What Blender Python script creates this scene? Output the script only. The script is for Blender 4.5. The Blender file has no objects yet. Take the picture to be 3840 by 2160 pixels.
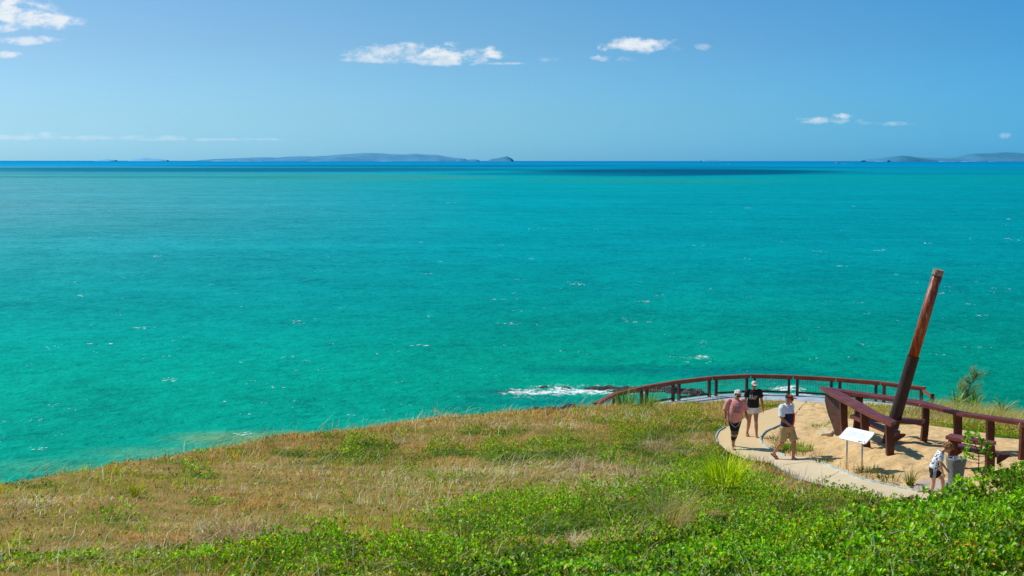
import bpy, bmesh, math, random
import numpy as np
from mathutils import Vector, Matrix, Euler
from mathutils.geometry import delaunay_2d_cdt
from mathutils.bvhtree import BVHTree

random.seed(7)
rng = np.random.default_rng(7)
scene = bpy.context.scene
COL = scene.collection
R = math.radians

# ------------------------------------------------------------------ camera
CAM_Z = 7.9
F = 50 / 36 * 3840
PITCH = math.atan(478 / F)
SP, CP = math.sin(PITCH), math.cos(PITCH)
SEA = -20.0
cam_d = bpy.data.cameras.new('camera')
cam = bpy.data.objects.new('camera', cam_d)
COL.objects.link(cam)
cam.location = (0, 0, CAM_Z)
cam.rotation_euler = (math.pi / 2 - PITCH, R(-0.03), 0)
cam_d.lens = 50
cam_d.sensor_width = 36
cam_d.clip_start = 0.5
cam_d.clip_end = 300000
cam_d.dof.use_dof = True
cam_d.dof.focus_distance = 39
cam_d.dof.aperture_fstop = 4.0
scene.camera = cam


def ray(px, py):
    xn = (px - 1920) / F
    yn = (1080 - py) / F
    return (xn, CP + yn * SP, -SP + yn * CP)


def at_z(px, py, z):
    d = ray(px, py)
    t = (z - CAM_Z) / d[2]
    return Vector((d[0] * t, d[1] * t, z))


def at_y(px, py, y):
    d = ray(px, py)
    t = y / d[1]
    return Vector((d[0] * t, y, CAM_Z + d[2] * t))


K = 3840 / 2576


def aD(x, y, Y):
    return at_y(x * K, y * K, Y)


# ------------------------------------------------------------------ noise
def _hash(ix, iy, s):
    h = (ix * 374761393 + iy * 668265263 + s * 982451653) & 0xFFFFFFFF
    h = ((h ^ (h >> 13)) * 1274126177) & 0xFFFFFFFF
    return ((h ^ (h >> 16)) & 0xFFFF) / 65535.0


def vnoise(x, y, s=0):
    x = np.asarray(x, float)
    y = np.asarray(y, float)
    ix = np.floor(x).astype(np.int64)
    iy = np.floor(y).astype(np.int64)
    fx = x - ix
    fy = y - iy
    fx = fx * fx * (3 - 2 * fx)
    fy = fy * fy * (3 - 2 * fy)
    a = _hash(ix, iy, s)
    b = _hash(ix + 1, iy, s)
    c = _hash(ix, iy + 1, s)
    d = _hash(ix + 1, iy + 1, s)
    return (a * (1 - fx) + b * fx) * (1 - fy) + (c * (1 - fx) + d * fx) * fy


def fbm(x, y, s=0, o=4):
    t = 0
    a = 0.5
    for i in range(o):
        t = t + a * vnoise(x, y, s + i * 17)
        x = x * 2.03 + 11.3
        y = y * 2.03 + 5.7
        a *= 0.5
    return t / (1 - 0.5 ** o)


def sstep(a, b, x):
    t = np.clip((x - a) / (b - a), 0, 1)
    return t * t * (3 - 2 * t)


# ------------------------------------------------------------------ terrain function
_ctrl = [aD(*c) for c in [
    (-500, 1449, 20.5), (0, 1449, 20), (640, 1449, 19.7), (1288, 1449, 19.5), (1900, 1449, 19), (2576, 1449, 18.5), (3100, 1449, 18.5),
    (-400, 1340, 25), (0, 1330, 25), (644, 1300, 27.5), (1288, 1300, 26.5), (1288, 1200, 33), (1700, 1260, 28.5), (1820, 1245, 31),
    (2100, 1300, 27), (0, 1215, 31), (350, 1155, 36), (700, 1095, 41), (1100, 1052, 47), (1500, 1025, 56), (1700, 1028, 55), (1800, 1035, 53.5),
    (900, 1150, 38), (1500, 1120, 40),
    (1978, 1157, 37.3), (1842, 1125, 39.3), (1890, 1100, 41.2), (2010, 1050, 50), (2020, 1010, 61), (1700, 1100, 41.5),
    (2140, 1200, 34), (2300, 1250, 31), (2576, 1150, 36.2), (2450, 1140, 36.5), (2238, 1135, 36.5), (2100, 1085, 41.8),
    (2400, 1085, 42), (2576, 1108, 40), (2400, 1035, 57), (2576, 1062, 52), (2850, 1095, 46), (2300, 1060, 48), (2200, 1022, 59.5)]]
_ctrl += [Vector(c) for c in [(5, 64, -3.5), (11, 66, -3.5), (17, 63.5, -3.5), (-30, 15, 2.0), (-20, 26, 1.2), (30, 18, 3.2), (34, 36, .8),
                              (0, 5, 5.6), (-15, 8, 4.0), (18, 6, 5.4), (-8, 50, -3.0), (-16, 40, -1.0), (26, 56, -2.6)]]
_cp = np.array([[c.x, c.y] for c in _ctrl])
_cz = np.array([c.z for c in _ctrl])


def _tps(r2):
    return np.where(r2 > 1e-9, r2 * np.log(np.maximum(r2, 1e-9)), 0)


_n = len(_cp)
_A = np.zeros((_n + 3, _n + 3))
_A[:_n, :_n] = _tps(((_cp[:, None] - _cp[None]) ** 2).sum(-1)) + np.eye(_n) * 2.0
_A[:_n, _n] = 1
_A[:_n, _n + 1:] = _cp
_A[_n, :_n] = 1
_A[_n + 1:, :_n] = _cp.T
_w = np.linalg.solve(_A, np.concatenate([_cz, [0, 0, 0]]))


def pip(x, y, poly):
    x = np.asarray(x)
    y = np.asarray(y)
    ins = np.zeros(x.shape, bool)
    n = len(poly)
    for i in range(n):
        x1, y1 = poly[i][0], poly[i][1]
        x2, y2 = poly[(i + 1) % n][0], poly[(i + 1) % n][1]
        if y1 == y2:
            continue
        c = ((y1 > y) != (y2 > y)) & (x < (x2 - x1) * (y - y1) / (y2 - y1) + x1)
        ins ^= c
    return ins


def pdist(x, y, poly, closed=True):
    d = np.full(np.shape(x), 1e9)
    n = len(poly)
    for i in range(n if closed else n - 1):
        ax, ay = poly[i][0], poly[i][1]
        bx, by = poly[(i + 1) % n][0], poly[(i + 1) % n][1]
        vx, vy = bx - ax, by - ay
        L = vx * vx + vy * vy + 1e-12
        t = np.clip(((x - ax) * vx + (y - ay) * vy) / L, 0, 1)
        d = np.minimum(d, np.hypot(x - ax - t * vx, y - ay - t * vy))
    return d


LAND = [(-11.2, 31), (-9.4, 36), (-6.7, 41), (-2.5, 47), (1.2, 53), (2.6, 58), (2.9, 61), (5.3, 67), (8.6, 69.6), (12, 70), (16, 68.5), (19.3, 66),
        (20.2, 60), (21, 54), (23.5, 49), (30, 43), (48, 38), (48, -12), (-32, -12), (-25, 10), (-16.5, 24)]
ZT = -2.38   # fence rail level
ZD = -3.32   # deck level
FENCE_PX = [(2230.6, 1513), (2307.8, 1475), (2415.5, 1449), (2535, 1428.6), (2672, 1412.6), (2815, 1405), (2975.5, 1409), (3135, 1418), (3302, 1431.5), (3470.7, 1453)]
FP = [at_z(px, py, ZT) for px, py in FENCE_PX]
_fc = Vector((11.2, 60.5, 0))


def _outset(p, d):
    v = Vector((p.x - _fc.x, p.y - _fc.y, 0)).normalized()
    return Vector((p.x + v.x * d, p.y + v.y * d, 0))


DECK = [_outset(p, .28) for p in FP] + [Vector((18.2, 62.6, 0)), Vector((15, 63.0, 0)), Vector((11.5, 62.8, 0)), Vector((8, 62.0, 0)), Vector((5.0, 59.0, 0))]
DECKP = [(p.x, p.y) for p in DECK]


def base_z(x, y):
    x = np.asarray(x, float)
    y = np.asarray(y, float)
    sh = x.shape
    xf, yf = x.ravel(), y.ravel()
    out = np.empty(len(xf))
    for i in range(0, len(xf), 40000):
        a = np.stack([xf[i:i + 40000], yf[i:i + 40000]], -1)
        r2 = ((a[:, None] - _cp[None]) ** 2).sum(-1)
        out[i:i + 40000] = _tps(r2) @ _w[:_n] + _w[_n] + a @ _w[_n + 1:]
    return out.reshape(sh)


def ground_z(x, y):
    x = np.asarray(x, float)
    y = np.asarray(y, float)
    z = base_z(x, y)
    d = pdist(x, y, LAND)
    ins = pip(x, y, LAND)
    out = np.where(ins, 0, d)
    z = z - 0.32 * out - 0.16 * out ** 2 * (0.7 + 0.6 * fbm(x * .15, y * .15, 5))
    z = np.maximum(z, SEA - 3 - out * .05)
    z = z + (fbm(x * .8, y * .8, 3, 3) - .5) * .10 * np.where(ins, 1, 1 + np.minimum(out, 6))
    dk = pip(x, y, DECKP) | (pdist(x, y, DECKP) < .3)
    z = np.where(dk, np.minimum(z, ZD - .25), z)
    return z


def gz(x, y):
    return float(ground_z(np.array([x]), np.array([y]))[0])


def at_ground(px, py, y0=12, y1=75):
    d = ray(px, py)
    ys = np.linspace(y0, y1, 800)
    t = ys / d[1]
    zr = CAM_Z + d[2] * t
    g = ground_z(d[0] * t, ys)
    below = np.nonzero(zr <= g)[0]
    i = below[0] if len(below) else len(ys) - 1
    return Vector((d[0] * t[i], ys[i], g[i]))


def gD(x, y):
    return at_ground(x * K, y * K)


# ------------------------------------------------------------------ materials
def S(r, g, b):
    def f(c):
        c /= 255
        return c / 12.92 if c <= .04045 else ((c + .055) / 1.055) ** 2.4
    return (f(r), f(g), f(b), 1)


class NT:
    def __init__(self, nt):
        self.nt = nt
        self.n = nt.nodes
        self.l = nt.links

    def new(self, t, **kw):
        n = self.n.new(t)
        for k, v in kw.items():
            setattr(n, k, v)
        return n

    def link(self, a, b):
        self.l.new(a, b)

    def setin(self, n, key, v):
        s = n.inputs[key]
        if hasattr(v, 'is_linked') or isinstance(v, bpy.types.NodeSocket):
            self.l.new(v, s)
        else:
            s.default_value = v

    def math(self, op, a, b=0.0, c=None, clamp=False):
        n = self.n.new('ShaderNodeMath')
        n.operation = op
        n.use_clamp = clamp
        self.setin(n, 0, a)
        self.setin(n, 1, b)
        if c is not None:
            self.setin(n, 2, c)
        return n.outputs[0]

    def mix(self, f, a, b, mode='MIX'):
        n = self.n.new('ShaderNodeMix')
        n.data_type = 'RGBA'
        n.blend_type = mode
        self.setin(n, 0, f)
        self.setin(n, 6, a)
        self.setin(n, 7, b)
        return n.outputs[2]

    def noise(self, vec, scale, detail=3, rough=.5, dist=0):
        n = self.n.new('ShaderNodeTexNoise')
        n.inputs['Scale'].default_value = scale
        n.inputs['Detail'].default_value = detail
        n.inputs['Roughness'].default_value = rough
        n.inputs['Distortion'].default_value = dist
        if vec is not None:
            self.l.new(vec, n.inputs['Vector'])
        return n.outputs[0]

    def mapping(self, vec, scale=(1, 1, 1), rot=(0, 0, 0), loc=(0, 0, 0)):
        n = self.n.new('ShaderNodeMapping')
        n.inputs['Scale'].default_value = scale
        n.inputs['Rotation'].default_value = rot
        n.inputs['Location'].default_value = loc
        self.l.new(vec, n.inputs['Vector'])
        return n.outputs[0]

    def ramp(self, f, stops, interp='LINEAR'):
        n = self.n.new('ShaderNodeValToRGB')
        n.color_ramp.interpolation = interp
        e = n.color_ramp.elements
        while len(e) < len(stops):
            e.new(.5)
        for k, (p, c) in zip(e, stops):
            k.position = p
            k.color = c
        self.l.new(f, n.inputs[0])
        return n.outputs[0]

    def sep(self, v):
        n = self.n.new('ShaderNodeSeparateXYZ')
        self.l.new(v, n.inputs[0])
        return n.outputs

    def maprange(self, v, a, b, c=0.0, d=1.0, smooth=True):
        n = self.n.new('ShaderNodeMapRange')
        if smooth:
            n.interpolation_type = 'SMOOTHSTEP'
        n.clamp = True
        self.l.new(v, n.inputs[0])
        for i, q in enumerate((a, b, c, d)):
            n.inputs[1 + i].default_value = q
        return n.outputs[0]


def base_mat(name):
    m = bpy.data.materials.new(name)
    m.use_nodes = True
    t = NT(m.node_tree)
    t.n.clear()
    out = t.new('ShaderNodeOutputMaterial')
    return m, t, out


def principled(t, out, col, rough=.7, bump=None, bstr=.3, bdist=.02, metal=0, spec=.4):
    p = t.new('ShaderNodeBsdfPrincipled')
    t.setin(p, 'Base Color', col)
    t.setin(p, 'Roughness', rough)
    p.inputs['Metallic'].default_value = metal
    p.inputs['Specular IOR Level'].default_value = spec
    if bump is not None:
        b = t.new('ShaderNodeBump')
        b.inputs['Strength'].default_value = bstr
        b.inputs['Distance'].default_value = bdist
        t.link(bump, b.inputs['Height'])
        t.link(b.outputs[0], p.inputs['Normal'])
    t.link(p.outputs[0], out.inputs[0])
    return p


def obj_vec(t):
    return t.new('ShaderNodeTexCoord').outputs['Object']


def simple_mat(name, c1, c2=None, scale=8, rough=.7, bstr=.25, bdist=.01, stretch=(1, 1, 1), rot=(0, 0, 0), detail=4, metal=0, spec=.4, lo=.35, hi=.65):
    m, t, out = base_mat(name)
    v = t.mapping(obj_vec(t), stretch, rot)
    n = t.noise(v, scale, detail, .6)
    if c2 is None:
        c2 = tuple(x * .75 for x in c1[:3]) + (1,)
    c = t.ramp(n, [(lo, c2), (hi, c1)])
    principled(t, out, c, rough, n, bstr, bdist, metal, spec)
    return m


def leaf_mat(name, transl=.35, rough=.45, spec=.35):
    m, t, out = base_mat(name)
    a = t.new('ShaderNodeAttribute', attribute_name='Col')
    p = t.new('ShaderNodeBsdfPrincipled')
    t.link(a.outputs[0], p.inputs['Base Color'])
    p.inputs['Roughness'].default_value = rough
    p.inputs['Specular IOR Level'].default_value = spec
    tr = t.new('ShaderNodeBsdfTranslucent')
    hs = t.new('ShaderNodeHueSaturation')
    hs.inputs['Saturation'].default_value = 1.1
    hs.inputs['Value'].default_value = 1.5
    t.link(a.outputs[0], hs.inputs['Color'])
    t.link(hs.outputs[0], tr.inputs[0])
    mx = t.new('ShaderNodeMixShader')
    mx.inputs[0].default_value = transl
    t.link(p.outputs[0], mx.inputs[1])
    t.link(tr.outputs[0], mx.inputs[2])
    t.link(mx.outputs[0], out.inputs[0])
    return m


# ------------------------------------------------------------------ object helpers
def tag(o, label=None, cat=None, group=None, kind=None):
    if label:
        o['label'] = label
    if cat:
        o['category'] = cat
    if group:
        o['group'] = group
    if kind:
        o['kind'] = kind
    return o


def empty(name, loc, rz=0.0, label=None, cat=None, group=None):
    o = bpy.data.objects.new(name, None)
    o.empty_display_size = .3
    COL.objects.link(o)
    o.location = loc
    o.rotation_euler = (0, 0, rz)
    return tag(o, label, cat, group)


def link_mesh(name, me, mat, parent=None, smooth=False):
    o = bpy.data.objects.new(name, me)
    COL.objects.link(o)
    if mat:
        me.materials.append(mat)
    if parent:
        o.parent = parent
    if smooth:
        me.polygons.foreach_set('use_smooth', np.ones(len(me.polygons), bool))
    return o


def bm_obj(name, bm, mat, parent=None, smooth=False):
    me = bpy.data.meshes.new(name)
    bmesh.ops.recalc_face_normals(bm, faces=bm.faces[:])
    bm.to_mesh(me)
    bm.free()
    return link_mesh(name, me, mat, parent, smooth)


def np_mesh(name, V, quads=None, tris=None, cols=None, mat=None, parent=None, smooth=False):
    me = bpy.data.meshes.new(name)
    V = np.asarray(V, np.float32).reshape(-1, 3)
    q = np.zeros((0, 4), np.int32) if quads is None else np.asarray(quads, np.int32)
    tr = np.zeros((0, 3), np.int32) if tris is None else np.asarray(tris, np.int32)
    me.vertices.add(len(V))
    me.vertices.foreach_set('co', V.ravel())
    nl = q.size + tr.size
    me.loops.add(nl)
    me.loops.foreach_set('vertex_index', np.concatenate([q.ravel(), tr.ravel()]).astype(np.int32))
    me.polygons.add(len(q) + len(tr))
    st = np.concatenate([np.arange(len(q)) * 4, q.size + np.arange(len(tr)) * 3]).astype(np.int32)
    me.polygons.foreach_set('loop_start', st)
    me.update(calc_edges=True)
    if cols is not None:
        cols = np.asarray(cols, np.float32)
        if cols.shape[1] == 3:
            cols = np.concatenate([cols, np.ones((len(cols), 1), np.float32)], 1)
        at = me.color_attributes.new('Col', 'FLOAT_COLOR', 'POINT')
        at.data.foreach_set('color', cols.ravel())
    me.validate()
    return link_mesh(name, me, mat, parent, smooth)


def add_box(bm, c, size, rot=None, bevel=0):
    M = Matrix.Translation(Vector(c))
    if rot is not None:
        M = M @ rot.to_4x4()
    M = M @ Matrix.Diagonal((size[0], size[1], size[2], 1))
    r = bmesh.ops.create_cube(bm, size=1, matrix=M)
    if bevel:
        es = list({e for v in r['verts'] for e in v.link_edges})
        bmesh.ops.bevel(bm, geom=es, offset=bevel, segments=1, affect='EDGES')


def frame_of(t, side):
    t = t.normalized()
    a = side - t * side.dot(t)
    if a.length < 1e-4:
        a = t.orthogonal()
    a.normalize()
    return a, t.cross(a)


def add_tube(bm, pts, radii, n=12, side=Vector((1, 0, 0)), cap=True):
    pts = [Vector(p) for p in pts]
    rings = []
    for i, p in enumerate(pts):
        t = (pts[min(i + 1, len(pts) - 1)] - pts[max(i - 1, 0)])
        a, b = frame_of(t, side)
        r = radii[i]
        ra, rb = (r, r) if not isinstance(r, (tuple, list)) else r
        rings.append([bm.verts.new(p + a * (ra * math.cos(2 * math.pi * k / n)) + b * (rb * math.sin(2 * math.pi * k / n))) for k in range(n)])
    for i in range(len(rings) - 1):
        for k in range(n):
            bm.faces.new((rings[i][k], rings[i][(k + 1) % n], rings[i + 1][(k + 1) % n], rings[i + 1][k]))
    if cap:
        bm.faces.new(rings[0][::-1])
        bm.faces.new(rings[-1])


def add_ell(bm, c, r, rot=None, sub=3):
    M = Matrix.Translation(Vector(c))
    if rot is not None:
        M = M @ rot.to_4x4()
    M = M @ Matrix.Diagonal((r[0], r[1], r[2], 1))
    bmesh.ops.create_icosphere(bm, subdivisions=sub, radius=1, matrix=M)


def add_prism(bm, poly, thick):
    """poly: list of Vectors (top face); extruded straight down by thick."""
    top = [bm.verts.new(p) for p in poly]
    bot = [bm.verts.new(Vector(p) - Vector((0, 0, thick))) for p in poly]
    bm.faces.new(top)
    bm.faces.new(bot[::-1])
    n = len(poly)
    for i in range(n):
        bm.faces.new((top[i], bot[i], bot[(i + 1) % n], top[(i + 1) % n]))


def remesh_obj(name, bm, mat, parent, voxel, smooth_it=4, fac=.5):
    o = bm_obj(name, bm, mat, parent)
    m = o.modifiers.new('r', 'REMESH')
    m.mode = 'VOXEL'
    m.voxel_size = voxel
    m.use_smooth_shade = True
    if smooth_it:
        s = o.modifiers.new('s', 'SMOOTH')
        s.factor = fac
        s.iterations = smooth_it
    dg = bpy.context.evaluated_depsgraph_get()
    dg.update()
    me = bpy.data.meshes.new_from_object(o.evaluated_get(dg))
    old = o.data
    o.modifiers.clear()
    o.data = me
    bpy.data.meshes.remove(old)
    me.name = name
    if not me.materials:
        me.materials.append(mat)
    me.polygons.foreach_set('use_smooth', np.ones(len(me.polygons), bool))
    return o


# ------------------------------------------------------------------ world and sun
SUN_DIR = Vector((-0.88, 0.46, 1.15)).normalized()
sun_el = math.asin(SUN_DIR.z)
sun_az = math.atan2(SUN_DIR.x, SUN_DIR.y)
world = bpy.data.worlds.new('World')
scene.world = world
world.use_nodes = True
w = NT(world.node_tree)
w.n.clear()
wout = w.new('ShaderNodeOutputWorld')
sky = w.new('ShaderNodeTexSky', sky_type='NISHITA')
sky.sun_disc = False
sky.sun_elevation = sun_el
sky.sun_rotation = sun_az
sky.altitude = 20
sky.air_density = 1.0
sky.dust_density = 0.6
sky.ozone_density = 2.2
wc = w.new('ShaderNodeTexCoord').outputs['Generated']
wx, wy, wz = w.sep(wc)
tint = w.ramp(wz, [(0.0, (.44, 1.06, 1.95, 1)), (.03, (.46, .90, 1.46, 1)), (.08, (.46, .76, 1.10, 1)), (.16, (.41, .73, .96, 1)), (.4, (.5, .85, 1.0, 1))])
# the air is clearer and deeper blue away from the sun
side = w.ramp(w.maprange(wx, -.4, .4, 0, 1, False), [(0, (1.22, 1.05, 1.0, 1)), (.5, (.82, .95, .99, 1)), (1, (.34, .82, 1.06, 1))])
sky_c = w.mix(1.0, w.mix(1.0, sky.outputs[0], tint, 'MULTIPLY'), side, 'MULTIPLY')
hs = w.new('ShaderNodeHueSaturation')
hs.inputs['Saturation'].default_value = 1.0
w.link(sky_c, hs.inputs['Color'])
bg1 = w.new('ShaderNodeBackground')
w.link(hs.outputs[0], bg1.inputs[0])
bg1.inputs[1].default_value = 0.105
ysafe = w.math('MAXIMUM', wy, .05)
az = w.math('DIVIDE', wx, ysafe)
el = w.math('DIVIDE', wz, ysafe)
comb = w.new('ShaderNodeCombineXYZ')
w.link(az, comb.inputs[0])
w.link(el, comb.inputs[1])
nA = w.noise(w.mapping(comb.outputs[0], (1, 2.2, 1)), 42, 8, .62, .3)
nB = w.noise(w.mapping(comb.outputs[0], (1, 1.6, 1), (0, 0, 0), (3, 1, 0)), 110, 5, .6, 0)
CLOUDS = [(30, 38, 150, 40, 1), (125, 52, 90, 24, .95), (10, 68, 75, 16, .9), (70, 102, 85, 13, .75), (5, 138, 55, 9, .8), (190, 48, 30, 10, .3),
          (985, 132, 120, 26, .75), (1140, 137, 130, 26, 1), (940, 151, 80, 9, .6), (1110, 156, 80, 10, .75), (1275, 160, 55, 4, .5),
          (1612, 114, 95, 20, 1), (1512, 146, 32, 8, .65), (1575, 149, 34, 7, .4), (1768, 117, 26, 9, .28), (1385, 150, 40, 6, .25),
          (2090, 303, 100, 10, .6), (2118, 292, 36, 10, .9), (2235, 310, 90, 8, .42), (2530, 342, 18, 8, .25),
          (170, 347, 330, 7, .3), (105, 339, 50, 9, .35), (500, 351, 260, 4, .25)]
dens = None
for cx, cy, rx, ry, st in CLOUDS:
    d = ray(cx * K, cy * K)
    a0, e0 = d[0] / d[1], d[2] / d[1]
    rx_, ry_ = rx * K / F, ry * K / F
    dx = w.math('MULTIPLY', w.math('SUBTRACT', az, a0), 1 / rx_)
    dy = w.math('MULTIPLY', w.math('SUBTRACT', el, e0), 1 / ry_)
    r2 = w.math('ADD', w.math('MULTIPLY', dx, dx), w.math('MULTIPLY', dy, dy))
    m = w.math('SUBTRACT', 1.0, r2)
    m = w.math('ADD', m, w.math('MULTIPLY', w.math('SUBTRACT', nA, .50), 4.2))
    m = w.math('ADD', m, w.math('MULTIPLY', w.math('SUBTRACT', nB, .5), 2.6))
    m = w.math('MULTIPLY', w.maprange(m, -.1, 1.45), st)
    dens = m if dens is None else w.math('MAXIMUM', dens, m)
dens = w.math('MULTIPLY', dens, w.math('GREATER_THAN', wy, .06))
dens = w.math('MULTIPLY', dens, .88)
bg2 = w.new('ShaderNodeBackground')
bg2.inputs[0].default_value = (.94, .97, 1, 1)
bg2.inputs[1].default_value = .95
wm = w.new('ShaderNodeMixShader')
w.link(dens, wm.inputs[0])
w.link(bg1.outputs[0], wm.inputs[1])
w.link(bg2.outputs[0], wm.inputs[2])
w.link(wm.outputs[0], wout.inputs[0])

sl = bpy.data.lights.new('sun', 'SUN')
sl.energy = 4.2
sl.angle = R(.53)
sl.color = (1, .95, .87)
so = bpy.data.objects.new('sun', sl)
COL.objects.link(so)
so.rotation_euler = SUN_DIR.to_track_quat('Z', 'Y').to_euler()
so.location = (-20, 20, 40)
scene.view_settings.view_transform = 'Standard'
scene.view_settings.look = 'None'
scene.view_settings.exposure = 0
scene.view_settings.gamma = 1

# ------------------------------------------------------------------ sea
def sea_pt(x, y):
    """world point on the water for a place given in 2576 px measure"""
    return at_z(x * K, y * K, SEA)


def build_sea():
    nu, ny = 560, 620
    H = CAM_Z - SEA
    u = np.linspace(-1.3, 1.3, nu)
    # rows denser near shore
    ys = np.exp(np.concatenate([np.linspace(math.log(55), math.log(420), 380, endpoint=False), np.linspace(math.log(420), math.log(95000), ny - 380)]))
    U, Y = np.meshgrid(u, ys)
    X = U * Y
    V = np.stack([X, Y, np.full_like(X, SEA)], -1)
    q = (np.arange(ny - 1)[:, None] * nu + np.arange(nu - 1)[None]).ravel()
    quads = np.stack([q, q + 1, q + nu + 1, q + nu], 1)
    lv = np.log(Y)
    stops = [(math.log(100), S(20, 148, 128)), (math.log(170), S(8, 146, 132)), (math.log(260), S(0, 148, 146)), (math.log(500), S(0, 148, 158)),
             (math.log(1100), S(10, 152, 166)), (math.log(2300), S(22, 158, 168)), (math.log(4500), S(0, 150, 172)), (math.log(9000), S(0, 150, 180)),
             (math.log(20000), S(0, 138, 186)), (math.log(60000), S(10, 120, 178))]
    xp = [s[0] for s in stops]
    C = np.stack([np.interp(lv, xp, [s[1][i] for s in stops]) for i in range(3)], -1)
    # broad drift of tone
    n1 = fbm(X / 160 + 3, Y / 90, 21, 4) - .5
    n2 = fbm(X / 2200, Y / 1500, 31, 4) - .5
    n3 = fbm(X / 38 + 9, Y / 70, 25, 3) - .5
    streak = fbm((X + .3 * Y) / 14, (Y - .3 * X) / 120, 27, 3) - .5
    C *= (1 + (.30 * n1 + .16 * n3 + .10 * streak) * np.exp(-Y / 1500) + .25 * n2 * sstep(900, 3000, Y))[..., None]
    # pale toward the right a deeper blue green, toward the left paler
    ff = sstep(math.log(900), math.log(12000), lv)[..., None]
    C *= np.array([.04, .84, .72]) * (1 - ff) + np.array([.10, .76, .92]) * ff
    lf = np.clip(-U / .36, -1, 1.3)
    C[..., 0] += .085 * np.clip(lf, 0, 1.3) ** 1.5 * sstep(180, 900, Y) * (1 - sstep(3000, 9000, Y))
    C[..., 1] *= 1.15 + .16 * lf
    C[..., 2] *= (1.10 + .15 * lf + .14 * sstep(170, 320, Y) * (1 - sstep(900, 2500, Y))) * (1 - .12 * (1 - sstep(160, 420, Y)) * sstep(-.2, .1, U))
    foam = np.zeros_like(X)
    wob = (fbm(X / 600, Y / 600, 77, 4) - .5)

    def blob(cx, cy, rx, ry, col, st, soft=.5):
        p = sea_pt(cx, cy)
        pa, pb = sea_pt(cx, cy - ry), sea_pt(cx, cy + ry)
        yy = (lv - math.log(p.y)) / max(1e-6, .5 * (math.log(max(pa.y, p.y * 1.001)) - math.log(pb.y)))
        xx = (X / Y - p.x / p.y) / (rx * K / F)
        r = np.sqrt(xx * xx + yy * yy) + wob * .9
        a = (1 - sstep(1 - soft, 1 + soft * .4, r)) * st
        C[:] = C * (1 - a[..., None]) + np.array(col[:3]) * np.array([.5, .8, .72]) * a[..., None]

    dark = S(0, 92, 132)  # cloud shadows over the far water, painted in as dark colour bands
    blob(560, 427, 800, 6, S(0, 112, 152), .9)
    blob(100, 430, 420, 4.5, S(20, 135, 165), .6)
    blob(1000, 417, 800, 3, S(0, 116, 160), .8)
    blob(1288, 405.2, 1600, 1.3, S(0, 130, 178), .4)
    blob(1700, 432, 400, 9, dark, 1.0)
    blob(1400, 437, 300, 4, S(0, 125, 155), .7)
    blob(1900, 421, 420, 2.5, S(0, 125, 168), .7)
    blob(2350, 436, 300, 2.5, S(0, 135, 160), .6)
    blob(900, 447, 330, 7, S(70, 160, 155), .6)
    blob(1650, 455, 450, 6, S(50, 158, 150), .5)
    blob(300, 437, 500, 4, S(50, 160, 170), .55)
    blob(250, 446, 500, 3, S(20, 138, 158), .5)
    # turbid sandy water below the grass slope, dark water over reef
    blob(640, 1104, 240, 22, S(140, 176, 124), .9, .7)
    blob(420, 1140, 240, 20, S(110, 172, 130), .6, .8)
    blob(180, 1175, 260, 26, S(90, 168, 130), .6, .8)
    blob(1500, 930, 260, 14, S(0, 112, 118), .6, .8)
    blob(1850, 935, 260, 22, S(0, 112, 120), .65, .8)
    blob(1270, 985, 120, 12, S(20, 100, 105), .6, .8)
    blob(1350, 1010, 250, 16, S(0, 126, 128), .6, .8)
    blob(2050, 955, 220, 14, S(0, 118, 120), .5, .8)
    # foam strength
    for cx, cy, rx, ry, st in [(1335, 986, 130, 16, 1.0), (1415, 981, 140, 24, 1.1), (1530, 980, 150, 20, 1.1), (1600, 968, 40, 6, .8), (1770, 897, 60, 11, .8), (1720, 899, 80, 5, .6),
                               (1790, 885, 18, 10, .5), (1985, 978, 90, 18, 1.1), (1960, 992, 200, 9, 1.0), (1850, 985, 100, 8, .7), (2120, 1000, 120, 6, .5), (1740, 960, 60, 5, .6), (1215, 1046, 40, 5, .9),
                               (1420, 1026, 80, 6, .8), (860, 1078, 40, 4, .5), (1330, 1000, 160, 14, .55), (1640, 1000, 120, 10, .5), (610, 1093, 35, 3, .5), (1470, 1004, 100, 6, .35)]:
        p = sea_pt(cx, cy)
        yy = (Y - p.y) / (abs(sea_pt(cx, cy - ry).y - p.y))
        xx = (X - p.x) / (rx * K / F * p.y)
        foam = np.maximum(foam, st * np.clip(1.25 - np.sqrt(xx * xx + yy * yy), 0, 1))
    cols = np.concatenate([np.clip(C, 0, 1).reshape(-1, 3), foam.reshape(-1, 1)], 1)

    m, t, out = base_mat('sea_water')
    at = t.new('ShaderNodeAttribute', attribute_name='Col')
    ov = obj_vec(t)
    v1 = t.mapping(ov, (.8, .75, 1), (0, 0, R(24)))
    v2 = t.mapping(ov, (.9, .7, 1), (0, 0, R(-20)))
    big = t.noise(v1, .12, 4, .55, .4)
    mid = t.noise(v2, .62, 4, .6, .5)
    fine = t.noise(v1, 2.2, 4, .6, .3)
    swell = t.noise(t.mapping(ov, (.35, 1, 1), (0, 0, R(10))), .03, 3, .5)
    h = t.math('ADD', t.math('MULTIPLY', big, 1.6), t.math('ADD', t.math('MULTIPLY', mid, .9), t.math('MULTIPLY', fine, .28)))
    mod = t.math('ADD', t.math('ADD', t.math('MULTIPLY', big, .24), t.math('MULTIPLY', swell, .14)), t.math('ADD', t.math('MULTIPLY', mid, .40), t.math('MULTIPLY', fine, .30)))
    modc = t.ramp(mod, [(.40, (.40, .60, .58, 1)), (.52, (1, 1, 1, 1)), (.66, (2.3, 1.32, 1.28, 1))])
    c = t.mix(1.0, at.outputs[0], modc, 'MULTIPLY')
    # foam
    fn = t.noise(t.mapping(ov, (.9, .8, 1)), 1.5, 6, .72, 1.2)
    fn2 = t.noise(ov, .28, 4, .6, .6)
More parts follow.
